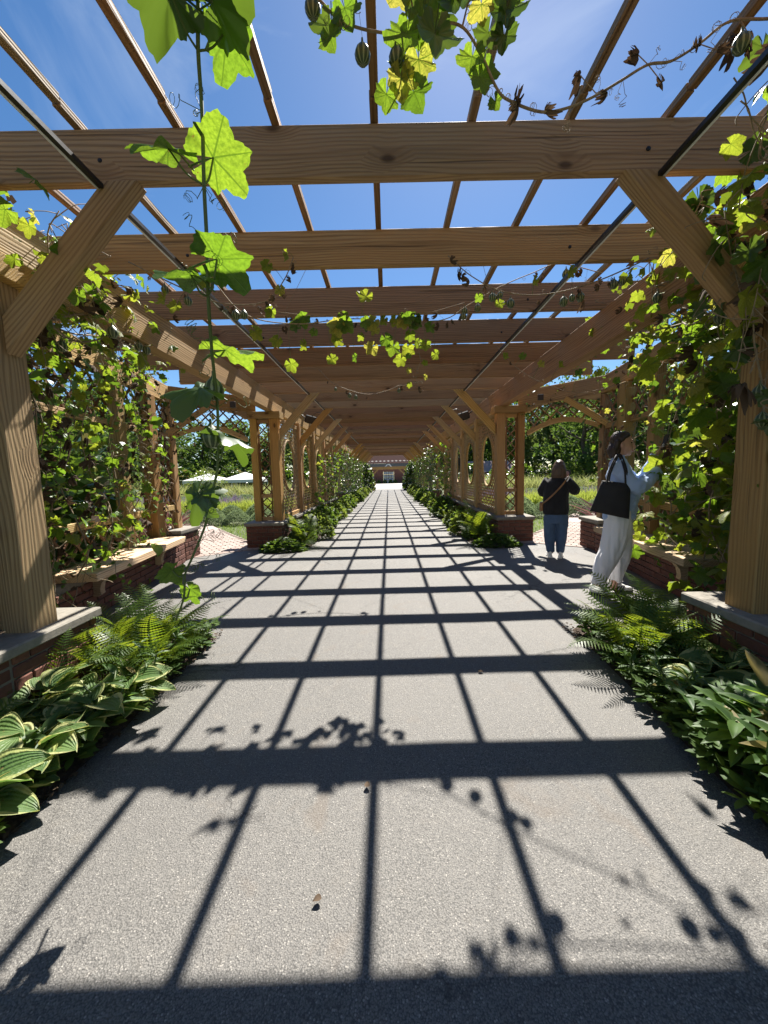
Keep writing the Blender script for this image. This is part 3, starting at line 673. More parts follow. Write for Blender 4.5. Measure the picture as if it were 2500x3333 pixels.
# ------------------------------------------------------------------ hanging vines overhead
rg = random.Random(11)
HANG = [(-0.56, 1.27, 3.04), (-0.545, 1.3, 2.789), (-0.564, 1.32, 2.621), (-0.569, 1.33, 2.459), (-0.557, 1.28, 2.205), (-0.543, 1.24, 2.018), (-0.555, 1.25, 1.860), (-0.591, 1.33, 1.717), (-0.616, 1.4, 1.545), (-0.639, 1.42, 1.345), (-0.668, 1.43, 1.242), (-0.714, 1.45, 1.116), (-0.789, 1.47, 0.976), (-0.827, 1.48, 0.909), (-0.846, 1.49, 0.81), (-0.892, 1.5, 0.709)]
VH = thing('gourd_vine', 'long gourd vine with large bright leaves hanging straight down from the purlins on the left', 'vine', (-.6, 1.35, .7), 'gourd vines hanging from the pergola')
stems(VH, [HANG], .0065, M_STEM, r1=.004, n=7)
SUNN = (.12, .55, .8)
HLV = [((-.60, 1.24, 2.70), (-.8, -.3, -.1), (.2, .3, .9), .27, 'd'), ((-.50, 1.30, 2.735), (.75, -.25, -.1), (-.05, .3, .9), .27, 'd'), ((-.49, 1.37, 2.73), (.5, .3, -.8), SUNN, .25, 'g'),
       ((-.555, 1.36, 2.345), (.92, .05, .12), SUNN, .25, 'g'), ((-.675, 1.31, 2.335), (-.9, .1, .12), (.1, -.42, .85), .25, 'g'),
       ((-.505, 1.215, 1.95), (.93, .0, -.02), SUNN, .215, 'g'), ((-.58, 1.20, 1.90), (-1, .0, .05), (.05, -.25, .9), .22, 'g'),
       ((-.575, 1.40, 1.745), (.93, -.05, -.15), (.1, .12, .95), .25, 'g'), ((-.655, 1.36, 1.605), (-.85, -.25, -.1), (.55, -.30, .72), .26, 'd'), ((-.595, 1.40, 1.44), (.85, -.05, -.30), (.05, .35, .9), .24, 'd'),
       ((-.725, 1.42, 1.225), (-.30, -.1, -.85), (-.3, -.85, .3), .21, 'd'), ((-.70, 1.42, 1.235), (.30, -.1, -.15), (.1, -.85, .5), .15, 'd'), ((-.865, 1.46, .93), (-.5, -.1, -.55), (.1, .4, .8), .14, 'g'), ((-.825, 1.50, .84), (.35, .1, -.75), (-.1, .5, .6), .13, 'g')]
for i, (p, tip, nr, s, k) in enumerate(HLV):
    ob('leaf', (L_FLAT if k == 'g' else L_DRK)[i % 3], VH, leaf_M(p, tip, nr, s))  # 'd' leaves carry their shade in the darker leaf colour
    j = min(HANG, key=lambda q: (Vector(q) - Vector(p)).length + (0 if q[2] < p[2] else .05)); b = MB(); b.tube(spline([j, (Vector(j) + Vector(p)) / 2 + Vector((0, 0, -.02)), p], 4), .0036, 5, .003); ob('leaf_stalk', b.build('leaf_stalk', M_STEM, True), VH)
for p in ((-.628, 1.41, 1.66), (-.650, 1.41, 1.49)): ob('gourd', GOURDM, VH, T(p) @ Matrix.Scale(1.05, 4))
b = MB()
for i in range(3, 15):
    for q in range(3):
        pts, r = tendril(rg, HANG[i], rv(rg), rg.uniform(.06, .17)); b.tube(pts, r, 4, r * .6)
ob('tendrils', b.build('tendrils', M_STEM, True), VH)['kind'] = 'stuff'
TOP = [(-0.26, 1.48, 2.99), (-0.187, 1.5, 2.94), (-0.139, 1.5, 2.896), (-0.059, 1.52, 2.883), (0.057, 1.52, 2.866), (0.139, 1.5, 2.859), (0.221, 1.5, 2.875), (0.303, 1.5, 2.859), (0.369, 1.5, 2.769), (0.422, 1.48, 2.638), (0.468, 1.47, 2.591), (0.572, 1.46, 2.547), (0.67, 1.46, 2.56), (0.772, 1.47, 2.607), (0.867, 1.48, 2.663), (0.968, 1.5, 2.728), (1.051, 1.5, 2.738), (1.148, 1.5, 2.791), (1.227, 1.5, 2.849), (1.292, 1.5, 2.866), (1.424, 1.5, 2.87), (1.6, 1.5, 2.92)]
VT = thing('gourd_vine', 'gourd vine sagging across the sky at the top with withered leaves along it', 'vine', (.3, 1.5, 2.5), 'gourd vines hanging from the pergola')
stems(VT, [TOP], .0052, M_TWIG, r1=.0045, n=6)
stems(VT, [[(0.089, 1.5, 2.863), (0.091, 1.5, 2.789), (0.083, 1.5, 2.715), (0.069, 1.52, 2.674), (0.03, 1.52, 2.61)], [(.30, 1.5, 2.86), (.33, 1.5, 2.95), (.39, 1.5, 3.02)], [(.139, 1.5, 2.86), (.12, 1.5, 2.98), (.16, 1.5, 3.06)]], .0034, M_TWIG)
TL = [(-0.166, 1.5, 2.875, .16, 'd'), (-0.113, 1.48, 2.905, .15, 'g'), (0.103, 1.48, 2.82, .18, 'g'), (0.199, 1.52, 2.92, .18, 'd'), (0.197, 1.45, 2.79, .2, 'd'), (0.144, 1.5, 2.76, .17, 'g'), (0.074, 1.52, 2.76, .13, 'd'), (0.126, 1.5, 2.655, .17, 'g'), (0.026, 1.5, 2.65, .13, 'g'), (0.279, 1.5, 2.95, .16, 'd'), (0.324, 1.52, 2.98, .15, 'd'), (0.369, 1.5, 2.93, .13, 'g'), (0.45, 1.5, 2.91, .17, 'd'), (0.399, 1.52, 2.86, .14, 'd'), (0.336, 1.5, 2.765, .14, 'g'), (0.382, 1.52, 2.745, .13, 'g'), (0.419, 1.5, 2.62, .08, 'g'), (0.139, 1.5, 2.95, .15, 'd'), (.45, 1.5, 2.83, .14, 'd'), (.23, 1.5, 2.99, .16, 'g'), (.09, 1.5, 2.99, .15, 'g'), (.16, 1.47, 2.86, .18, 'g'), (.08, 1.5, 2.70, .15, 'g'), (.36, 1.49, 2.69, .13, 'g'), (.46, 1.49, 2.96, .15, 'g'), (-.17, 1.49, 2.83, .13, 'g')]
for i, (x, y, z, s, k) in enumerate(TL):
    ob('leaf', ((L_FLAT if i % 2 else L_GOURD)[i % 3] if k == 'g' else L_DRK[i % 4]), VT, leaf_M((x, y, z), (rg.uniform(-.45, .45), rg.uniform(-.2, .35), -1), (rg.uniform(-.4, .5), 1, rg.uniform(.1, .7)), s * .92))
for p in [(-0.056, 1.5, 2.82), (0.066, 1.5, 2.81), (-0.227, 1.5, 2.97), (1.30, 1.5, 2.83)]: ob('gourd', GOURDM, VT, T(p) @ Matrix.Scale(.85, 4))
for x, y, z in [(0.485, 1.47, 2.60), (.49, 1.46, 2.575), (0.581, 1.46, 2.55), (0.71, 1.47, 2.67), (0.807, 1.47, 2.61), (0.925, 1.49, 2.75), (1.014, 1.49, 2.66), (1.143, 1.5, 2.78), (1.214, 1.5, 2.77), (1.321, 1.5, 2.82), (1.33, 1.5, 2.76)]:
    ob('withered_leaf', rg.choice(L_DEAD), VT, leaf_M((x, y, z), (rg.uniform(-.25, .25), rg.uniform(-.2, .2), -1), rv(rg), rg.uniform(.07, .105)))
    j = min(TOP, key=lambda q: (Vector(q) - Vector((x, y, z))).length); b = MB(); b.tube([j, (x, y, z)], .0016, 4); ob('leaf_stalk', b.build('leaf_stalk', M_TWIG), VT)
b = MB()
for i in range(1, 20):
    for q in range(2): pts, r = tendril(rg, TOP[i], rv(rg), rg.uniform(.05, .11)); b.tube(pts, .0008, 4)
ob('tendrils', b.build('tendrils', M_TWIG, True), VT)['kind'] = 'stuff'
def swag(label, pts, leaves, dead, rgs, seed, r=.0048, gourds=0, loc=None):
    rg = random.Random(seed); t = thing('gourd_vine', label, 'vine', loc or pts[0], 'gourd vines hanging from the pergola'); sp = spline(pts, 6)
    stems(t, [pts], r, M_TWIG, r1=r * .7)
    for (p, s) in leaves:
        p = Vector(p); j = min(sp, key=lambda q: (q - p).length); b = MB(); b.tube(spline([j, (j + p) / 2 + Vector((0, 0, .02)), p], 3), .0018, 4); ob('leaf_stalk', b.build('leaf_stalk', M_STEM, True), t)
        ob('leaf', rg.choice(L_YEL + L_FLAT), t, leaf_M(p, (rg.uniform(-.7, .7), rg.uniform(-.3, .3), -.7), (rg.uniform(-.4, .6), .8, .6), s))
    for i in range(dead):
        p = rg.choice(sp) + Vector((rg.uniform(-.02, .02), rg.uniform(-.02, .02), -.04)); ob('withered_leaf', rg.choice(L_DEAD), t, leaf_M(p, (rg.uniform(-.3, .3), rg.uniform(-.3, .3), -1), rv(rg), rg.uniform(.05, .10)))
    for i in range(gourds): p = rg.choice(sp); ob('gourd', GOURDM, t, T(p.x, p.y, p.z - .03) @ Matrix.Scale(rg.uniform(.6, .9), 4))
    b = MB()
    for i in range(0, len(sp), 4): pts_, rr = tendril(rg, sp[i], rv(rg), rg.uniform(.05, .12)); b.tube(pts_, .0009, 4)
    ob('tendrils', b.build('tendrils', M_TWIG, True), t)['kind'] = 'stuff'
    return t
def sc(p, k): return (p[0] * k, p[1] * k, 1.29 + (p[2] - 1.29) * k)
MID = [(-1.565, 3.6, 3.09), (-1.307, 3.7, 2.805), (-0.857, 3.8, 2.75), (-0.442, 3.9, 2.822), (-0.147, 4.0, 2.855), (0.182, 4.0, 2.802), (0.592, 3.9, 2.799), (0.801, 3.8, 2.884), (1.084, 3.7, 3.0), (1.348, 3.6, 3.067), (1.554, 3.5, 3.089), (1.87, 3.4, 2.955)]
MLV = [(-0.469, 3.9, 2.713), (-0.234, 3.9, 2.84), (-0.349, 4.0, 2.473), (0.088, 4.0, 2.85), (-0.013, 4.0, 2.58), (0.222, 4.0, 2.46), (0.496, 3.9, 2.469), (-0.044, 3.8, 2.987), (-0.666, 3.9, 2.406), (0.183, 4.0, 2.848), (-0.158, 4.0, 2.492), (-0.905, 3.8, 2.687), (.30, 4, 2.70), (.36, 4, 2.62), (.10, 4, 2.66), (.42, 3.95, 2.58), (.02, 4, 2.75), (.16, 4, 2.58)]
swag('vine swag with yellow green leaf cluster across the middle of the pergola', [sc(p, .90) for p in MID], [(sc((p[0] * 1.25 - .12, p[1], p[2]), .90), .10 + .08 * ((i * 37) % 10) / 10) for i, p in enumerate(MLV + [(-.30, 3.95, 2.66), (-.55, 3.9, 2.60), (-.10, 4.0, 2.70), (.28, 4.0, 2.56), (-.75, 3.85, 2.62)])], 16, None, 5, gourds=9)
cl = swag('dark green leaf clump of the vine crossing below the third and fourth beams', [(-.95, 3.45, 2.72), (-.5, 3.5, 2.69), (0, 3.52, 2.72), (.35, 3.5, 2.70), (.7, 3.45, 2.76)], [], 6, None, 27, .0035, 3)
rgc = random.Random(8)
for i in range(15):
    x = rgc.uniform(-.35, .45) if i < 10 else rgc.uniform(-.8, -.2); ob('leaf', rgc.choice(L_DRK + L_GOURD), cl, leaf_M((x, 3.5 + rgc.uniform(-.08, .08), 2.69 - rgc.random() * .10), (rgc.uniform(-.8, .8), rgc.uniform(-.4, .4), -.5), (rgc.uniform(-.2, .5), .6, .8), rgc.uniform(.12, .19)))
swag('thin leafy vine sprig dangling below the middle vine swag', [(.30, 3.36, 2.46), (.285, 3.37, 2.35), (.30, 3.36, 2.25), (.26, 3.37, 2.15), (.27, 3.36, 2.05)], [((.27 + .07 * (-1) ** i, 3.36, 2.36 - .06 * i), .065) for i in range(6)], 1, None, 9, .002)
swag('dry vine swag under the left part of the beams with small gourds', [(-1.75, 2.75, 2.78), (-1.45, 2.72, 2.62), (-1.15, 2.75, 2.50), (-.85, 2.8, 2.52), (-.70, 2.78, 2.65), (-.62, 2.76, 2.79)], [((-1.22, 2.7, 2.62), .11), ((-.80, 2.75, 2.74), .10), ((-.72, 2.75, 2.58), .09), ((-1.5, 2.7, 2.52), .13), ((-1.42, 2.7, 2.46), .12), ((-.80, 2.78, 2.45), .10), ((-.66, 2.74, 2.80), .09)], 9, None, 12, gourds=6)
swag('dry leafless vine trailing beneath the beams beyond the middle swag', [(-.90, 5.2, 2.70), (-.72, 5.2, 2.52), (-.5, 5.2, 2.42), (-.25, 5.2, 2.36), (0.0, 5.2, 2.40), (.2, 5.2, 2.48)], [], 5, None, 15, .005, 4)
swag('dry vine swag with shrivelled leaves on the right under the beams', [(1.85, 2.78, 2.74), (1.5, 2.78, 2.60), (1.15, 2.78, 2.52), (.85, 2.80, 2.55), (.62, 2.80, 2.66), (.45, 2.78, 2.79)], [((1.05, 2.75, 2.60), .08), ((.80, 2.75, 2.45), .09), ((1.3, 2.75, 2.66), .1), ((.66, 2.75, 2.50), .08)], 14, None, 18, gourds=7)
swag('sparse vine with small yellow leaves reaching from the right plate', [(1.25, 4.4, 2.70), (1.45, 4.35, 2.45), (1.75, 4.3, 2.25), (2.1, 4.2, 2.12), (2.5, 4.1, 2.18), (2.8, 4.0, 2.22)], [((1.32 + .19 * i, 4.3 - .03 * i, 2.56 - .055 * i + .04 * (i % 2)), .10) for i in range(8)], 2, None, 21, .003)
# thin guide wires
for i, (a, c_) in enumerate((((-.55, 2.95, 2.85), (-.95, 3.7, 2.79)), ((.75, 3.0, 2.84), (1.05, 3.75, 2.79)), ((-.8, 6.2, 2.79), (-.2, 5.4, 2.5)), ((.15, 5.4, 2.5), (.75, 6.25, 2.79)))):
    b = MB(); b.tube([a, c_], .0016, 4); ob('guide_wire', b.build('guide_wire', M_TWIG), label=['thin twine tied between the beams on the left', 'thin twine tied between the beams on the right', 'thin twine running down to the dry vine from the left', 'thin twine running down to the dry vine from the right'][i], cat='twine')
# ------------------------------------------------------------------ climbing vines
def climb(label, lines, nleaf, spread, size, kinds, seed, mass=0, mass_kind=None, dead=.12, r=.007, out=(0, 0, 0), group='vines climbing the pergola sides', gourds=0):
    """lines: stems; leaves grow beside them; mass: further small leaves joined as one mesh"""
    rg = random.Random(seed); sps = [spline(l, 7) for l in lines]; base = min((q for s in sps for q in s), key=lambda q: q.z)
    t = thing('climbing_vine', label, 'vine', base, group)
    stems(t, lines, r, M_TWIG, r1=r * .4)
    for i in range(nleaf):
        s = rg.choice(sps); q = rg.choice(s); p = q + Vector((rg.gauss(0, spread[0]), rg.gauss(0, spread[1]), rg.gauss(0, spread[2]))) + Vector(out) * rg.random()
        if rg.random() < dead: ob('withered_leaf', rg.choice(L_DEAD), t, leaf_M(p, (rg.uniform(-.5, .5), rg.uniform(-.5, .5), -1), rv(rg), rg.uniform(.7, 1.1) * size))
        else: add_leaf(t, rg, kinds, p, size * rg.uniform(.55, 1.25))
    if mass:
        V = []; F = []
        for i in range(mass):
            q = rg.choice(rg.choice(sps)); p = q + Vector((rg.gauss(0, spread[0] * 1.1), rg.gauss(0, spread[1] * 1.1), rg.gauss(0, spread[2] * 1.1))); s = size * rg.uniform(.3, .7)
            M = leaf_M(p, (rg.uniform(-1, 1), rg.uniform(-1, 1), rg.uniform(-1, .2)), (rg.uniform(-1, 1), rg.uniform(-1, 1), 1), s); o = len(V)
            V += [M @ Vector(c) for c in ((0, 0, 0), (-.42, .35, -.05), (-.2, .8, -.08), (0, .6, 0), (.2, .8, -.08), (.42, .35, -.05))]; F += [(o, o + 3, o + 2, o + 1), (o, o + 5, o + 4, o + 3)]
        m = ob('foliage', mesh('foliage', V, F, mass_kind or M_LEAFD), t); m['kind'] = 'stuff'
    if gourds:
        for i in range(gourds): p = rg.choice(rg.choice(sps)); ob('gourd', GOURDM, t, T(p.x, p.y, p.z - .04))
    b = MB()
    for s in sps:
        for q in s[::2]:
            e = q + Vector((rg.gauss(0, .12), rg.gauss(0, .12), rg.gauss(-.03, .14))); b.tube(spline([q, (q + e) / 2 + rv(rg, .03), e, e + rv(rg, .06)], 4), .0026, 4)
    ob('twigs', b.build('twigs', M_TWIG, True), t)['kind'] = 'stuff'
    return t
def wander(p, q, n, a, rg):
    p, q = Vector(p), Vector(q); return [p.lerp(q, i / n) + (rv(rg, a) if 0 < i < n else Vector()) for i in range(n + 1)]
rg = random.Random(31)
for sgn in (-1, 1):
    side = 'left' if sgn < 0 else 'right'
    s = sgn
    # along the niche wall
    nl = [wander((s * lerp(2.5, 3.1, i / 5), lerp(2.7, 4.6, i / 5), .5), (s * lerp(2.5, 3.0, i / 5), lerp(2.65, 4.9, i / 5), 2.75), 7, .14, rg) for i in range(6)]
    climb(f'dense leafy vine climbing the lattice behind the {side} bench', nl if s < 0 else nl[:4], 170 if s > 0 else 290, (.13, .22, .20), .18 if s > 0 else .135, L_GOURD + L_YEL + (L_HEART + L_YEL + L_DEAD if s < 0 else L_YEL), 40 + s, 160 if s > 0 else 700, M_LEAF, .16 if s < 0 else .06)
    nl2 = [wander((s * lerp(3.1, 3.5, i / 3), lerp(4.6, 5.9, i / 3), .9), (s * lerp(3.1, 3.45, i / 3), lerp(4.5, 6.0, i / 3), 2.75), 6, .12, rg) for i in range(4)] + [wander((s * 3.5, 6.0, 2.3), (s * 2.6, 6.8, 2.45), 5, .08, rg)]
    climb(f'brown twiggy vine wrapped round the outer posts beside the {side} arch', nl2, 130, (.12, .16, .2), .10, L_DRK + L_GOURD + L_DEAD, 50 + s, 500 if s < 0 else 300, M_LEAFD if s > 0 else M_DEAD, .3 if s < 0 else .1)
    # over the plate and beams of the near corner
    nl3 = [wander((s * 2.15, 2.5, 2.3), (s * lerp(1.75, 2.6, i / 3), lerp(2.2, 5.2, i / 3), lerp(2.75, 2.95, i / 3)), 5, .12, rg) for i in range(4)] + [wander((s * 2.3, 2.7, 2.9), (s * 3.0, 4.8, 2.7), 5, .15, rg)]
    climb(f'yellowing vine over the top corner of the {side} near pillar', nl3, 150 if s < 0 else 110, (.13, .2, .14), .13, L_YEL + L_YEL + L_GOURD, 60 + s, 160, M_LEAFY, .2, gourds=6)
# right near corner: big leaves hanging beside the camera
nl = [wander((1.62, 1.5, 2.9), (1.72, 1.55, 2.3), 4, .06, rg), wander((1.55, 1.6, 2.95), (1.66, 1.75, 2.45), 4, .06, rg), wander((1.8, 1.7, 2.9), (1.83, 2.0, 1.9), 5, .05, rg)]
climb('gourd vine with lit yellow leaves drooping at the top right corner', nl, 46, (.07, .1, .1), .17, L_GOURD + L_YEL + L_DRK, 71, 0, None, .15, .005, group='gourd vines hanging from the pergola', gourds=3)
nl = [wander((-2.05, 1.5, 2.9), (-1.95, 1.9, 2.35), 4, .06, rg), wander((-1.95, 2.5, 2.85), (-1.8, 2.6, 2.35), 4, .06, rg)]
climb('vine tangle of yellow and grey leaves at the top left corner', nl, 34, (.08, .12, .1), .15, L_YEL + L_GOURD + L_DEAD, 73, 0, None, .3, .004, group='gourd vines hanging from the pergola', gourds=4)
nl = [wander((-2.25, 1.6, .5), (-2.15, 1.95, 2.2), 6, .07, rg), wander((-2.35, 1.3, .5), (-2.3, 1.6, 2.5), 6, .07, rg)]
climb('grey withered vine with shrivelled leaves around the left near pillar', nl, 90, (.10, .14, .2), .15, L_DEAD + L_DEAD + L_DRK, 75, 120, M_DEAD, .7)
nl = [wander((2.3, 1.65, .5), (2.1, 1.95, 2.3), 6, .06, rg), wander((2.4, 1.4, .5), (2.25, 1.6, 2.6), 6, .07, rg)]
climb('dark withered vine hugging the right near pillar', nl, 60, (.06, .12, .2), .14, L_DEAD + L_DRK, 77, 100, M_DEAD, .6)
nl = [wander((2.45 + .12 * i, 2.55 + .18 * i, .45), (2.25 + .12 * i, 2.5 + .2 * i, 2.85), 7, .12, rg) for i in range(5)]
climb('bright leafy vine curtain between the right near pillar and the woman in blue', nl, 270, (.13, .17, .22), .19, L_YEL + L_YEL + L_FLAT + L_GOURD, 81, 60, M_LEAF, .09)
nl = [wander((-2.5 - .1 * i, 2.55 + .15 * i, .5), (-2.3 - .12 * i, 2.5 + .22 * i, 2.8), 7, .12, rg) for i in range(4)]
climb('tangled yellow vine curtain between the left near pillar and the bench', nl, 150, (.12, .16, .2), .12, L_YEL + L_HEART + L_DEAD, 82, 120, M_DEAD, .25)
nl = [wander((1.98, 2.0, 1.5), (1.70, 2.0, 2.55), 5, .05, rg), wander((2.0, 1.95, 2.0), (1.95, 1.75, 2.85), 4, .06, rg), wander((1.88, 2.2, 2.3), (1.9, 2.5, 2.9), 4, .05, rg)]
climb('large leaved vine draped over the right near brace and post top', nl, 70, (.06, .07, .12), .17, L_DRK + L_GOURD + L_YEL + L_DEAD, 83, 0, None, .2, .006, group='gourd vines hanging from the pergola', gourds=3)
# the leaf she holds, on a long shoot of the right vine
nl = [[(2.95, 3.60, .95), (2.82, 3.58, 1.08), (2.70, 3.56, 1.20), (2.575, 3.55, 1.31)]]
t = climb('vine shoot with the large lit leaf the woman in blue holds', nl, 4, (.05, .03, .05), .09, L_GOURD, 79, 0, None, 0, .004)
ob('leaf', L_HELD, t, leaf_M((2.57, 3.55, 1.315), (-.62, -.02, .42), (.05, .70, .62), .29)); ob('leaf', L_YEL[2], t, leaf_M((2.66, 3.56, 1.26), (.35, .1, .5), (.1, .6, .7), .12))
# corridor sides
for sgn in (-1, 1):
    for i, k in enumerate((8, 10, 12, 14)):
        y = D0 + k * DB; s = sgn; side = 'left' if s < 0 else 'right'
        if k == 8 or (s > 0 and k == 10): continue
        nl = [wander((s * 1.93, y + q, .5), (s * 1.9, y + q + .2, 1.5 + .25 * i), 6, .06, rg) for q in (-.25, .0, .3, .6)]
        climb(f'{ORD[i - 1]} leafy vine on the {side} corridor posts counted from the crossing', nl, 46, (.05, .16, .14), .13, L_GOURD + L_YEL, 90 + i + 7 * s, 130, M_LEAF, .08)
    for i in range(6):
        y = 16.5 + i * 2.6; s = sgn; side = 'left' if s < 0 else 'right'
        nl = [wander((s * 1.95, y + q * .5, .4), (s * 1.92, y + q * .5, 2.3), 5, .08, rg) for q in range(5)]
        climb(f'{ORD[i]} distant vine curtain on the {side} side of the far corridor', nl, 0, (.08, .25, .15), .17, L_GOURD, 120 + i + 9 * s, 620, M_LEAF if i % 2 else M_LEAFD, 0)
# ------------------------------------------------------------------ bed plants: hostas, ferns, broad leaves
def hosta_leaf(seed):
    rg = random.Random(seed); V = []; uv = []; F = []; nv = 11; nu = 7; cup = rg.uniform(.12, .3); arch = rg.uniform(.25, .6); tw = rg.uniform(-.2, .2)
    for j in range(nv):
        t = j / (nv - 1); w = .40 * math.sin(math.pi * (t * .96 + .04) ** .72) ** .8 * (1 if t < 1 else .0) + .004
        for i in range(nu):
            u = -1 + 2 * i / (nu - 1); x = u * w
            z = cup * abs(u) * w * 1.6 - arch * t * t * .7 + .18 * t + .03 * math.sin(t * 8 + u * 3 + seed) * abs(u) + rg.uniform(-.006, .006) + tw * u * t * .2
            V.append((x, t, z)); uv.append((u, t))
    for j in range(nv - 1):
        for i in range(nu - 1): F.append((j * nu + i, j * nu + i + 1, (j + 1) * nu + i + 1, (j + 1) * nu + i))
    pv, pf = tube_geo([(0, .02, 0), (0, -.2, -.13), (0, -.42, -.42)], [.012, .016, .02], 4, False); o = len(V); V += pv; uv += [(0, .1)] * len(pv); F += [tuple(i + o for i in q) for q in pf]
    return V, F, uv
L_HOSTA = mk(hosta_leaf, M_HOSTA, 5)
def broad_leaf(seed):
    rg = random.Random(seed); V = []; uv = []; F = []; nv = 8; nu = 5; arch = rg.uniform(.2, .5)
    for j in range(nv):
        t = j / (nv - 1); w = .17 * math.sin(math.pi * (t * .95 + .05) ** .8) + .003
        for i in range(nu):
            u = -1 + 2 * i / (nu - 1); V.append((u * w, t, abs(u) * w * .5 - arch * t * t * .6 + .2 * t + .01 * math.sin(t * 8 + u * 2))); uv.append((u * .3, t))
    for j in range(nv - 1):
        for i in range(nu - 1): F.append((j * nu + i, j * nu + i + 1, (j + 1) * nu + i + 1, (j + 1) * nu + i))
    return V, F, uv
L_BROAD = mk(broad_leaf, M_BROAD, 4)
def frond(seed, mat=None):
    rg = random.Random(seed); V = []; F = []; uv = []; n = 21; arch = rg.uniform(.45, .95)
    def cen(t): return Vector((t * (1 - .22 * arch * t), .03 * math.sin(t * 5 + seed), .75 * t - arch * .85 * t * t))
    pts = [cen(i / 14) for i in range(15)]; v, f = tube_geo(pts, [.006 * (1 - .8 * i / 14) for i in range(15)], 3, False); V += v; F += f
    for k in range(n):
        t = .10 + .89 * k / (n - 1); c = cen(t); d = (cen(min(1, t + .02)) - cen(t - .02)).normalized(); L = .21 * (math.sin(math.pi * min(1, (t * .9 + .12))) ** .8) * (1 - .25 * t) + .012
        for sg in (-1, 1):
            sd = Vector((0, sg, 0)); e = (sd * .93 + d * .36 + Vector((0, 0, -.14 + rg.uniform(-.08, .08)))).normalized(); wv = d
            m = 6; o = len(V); hw = .0175 * (1 - .3 * t)
            V.append(c)
            for q in range(1, m + 1):
                b = c + e * L * q / m; ww = hw * (1 - (q / m) ** 1.5) * (1 if q % 1 == 0 else 1) + .0015
                V.append(b + wv * ww - e * L / m * .15); V.append(b - wv * ww - e * L / m * .15); V.append(b - e * L / m * .52 + wv * ww * .32); V.append(b - e * L / m * .52 - wv * ww * .32)
            # serrated outline: teeth and notches on each side
            up = [o]; dn = [o]
            for q in range(m):
                B = o + 1 + q * 4; up += [B + 2, B]; dn += [B + 3, B + 1]
            for a in range(len(up) - 1): F.append((up[a], up[a + 1], dn[a + 1], dn[a]) if a else (up[0], up[1], dn[1]))
    return V, F, [(0, 0)] * len(V)
L_FROND = mk(frond, M_FERN, 4)
def plant_hosta(p, label, n=13, size=.27, seed=0, cone=1.0):
    rg = random.Random(seed); t = thing('hosta_plant', label, 'hosta', p, 'variegated hostas along the path')
    for i in range(n):
        a = i * 2.4 + rg.uniform(-.3, .3); lift = rg.uniform(.05, .75); s = size * rg.uniform(.75, 1.15); r = s * (.16 + .34 * (1 - lift))
        q = Vector(p) + Vector((math.cos(a) * r, math.sin(a) * r, s * (.38 + .62 * lift)))
        ob('leaf', L_HOSTA[i % 5], t, leaf_M(q, (math.cos(a + rg.uniform(-.4, .4)), math.sin(a + rg.uniform(-.4, .4)), -.3 + .9 * lift), (-.3 * math.cos(a) + rg.uniform(-.45, .45), -.3 * math.sin(a) + rg.uniform(-.45, .45), 1), s))
    return t
def plant_fern(p, label, n=14, size=.5, seed=0, group='ferns along the path', lean=0):
    rg = random.Random(seed); t = thing('fern', label, 'fern', p, group)
    for i in range(n):
        a = i * 2.4 + rg.uniform(-.35, .35); el = rg.uniform(-.05, .95); s = size * rg.uniform(.7, 1.15)
        M = T(Vector(p) + Vector((math.cos(a) * .04, math.sin(a) * .04, .02))) @ Matrix.Rotation(a, 4, 'Z') @ Matrix.Rotation(-el, 4, 'Y') @ Matrix.Rotation(rg.uniform(-.4, .4), 4, 'X') @ Matrix.Scale(s, 4)
        ob('frond', L_FROND[i % 4], t, M)
    return t
def plant_broad(p, label, n=18, size=.24, seed=0, kinds=None, h=.35, name='leafy_plant'):
    rg = random.Random(seed); t = thing(name, label, 'plant', p, 'broad leaved plants along the path'); kinds = kinds or L_BROAD; b = MB()
    for k in range(4):
        a = k * 1.57 + rg.uniform(-.4, .4); q = Vector(p) + Vector((math.cos(a) * .10, math.sin(a) * .10, h * rg.uniform(.7, 1.1))); b.tube([p, (Vector(p) + q) / 2 + rv(rg, .02), q], .006, 5, .004)
        for i in range(max(3, n // 4)):
            aa = i * 2.4 + k + rg.uniform(-.3, .3); tt = rg.uniform(.45, 1); bb = Vector(p).lerp(q, tt)
            ob('leaf', rg.choice(kinds), t, leaf_M(bb, (math.cos(aa), math.sin(aa), rg.uniform(-.25, .5)), (0, 0, 1), size * rg.uniform(.7, 1.15)))
    ob('stem', b.build('stem', M_STEM, True), t); return t
LEFT_H = [(-1.56, .72), (-1.74, .86), (-1.54, .98), (-1.74, 1.10), (-1.86, 1.28), (-1.56, 1.24), (-1.72, 1.42), (-1.54, 1.48), (-1.87, 1.58), (-1.66, 1.68), (-1.51, 1.74), (-1.84, 1.86), (-1.64, 1.94), (-1.50, 2.0)]
for i, (x, y) in enumerate(LEFT_H): plant_hosta((x, y, .045), f'{ORD[i]} variegated hosta in the left bed counted from the camera', 21, .145 + .022 * ((i * 7) % 3), 200 + i)
RIGHT_H = [(1.82, 1.46), (1.66, 1.62), (1.84, 1.74), (1.62, 1.86), (1.84, 1.98), (1.68, 2.10), (1.90, 2.24), (1.74, 2.32)]
for i, (x, y) in enumerate(RIGHT_H): plant_hosta((x, y, .045), f'{ORD[i]} cream edged hosta in the right bed counted from the camera', 19, .15 + .022 * ((i * 5) % 3), 230 + i)
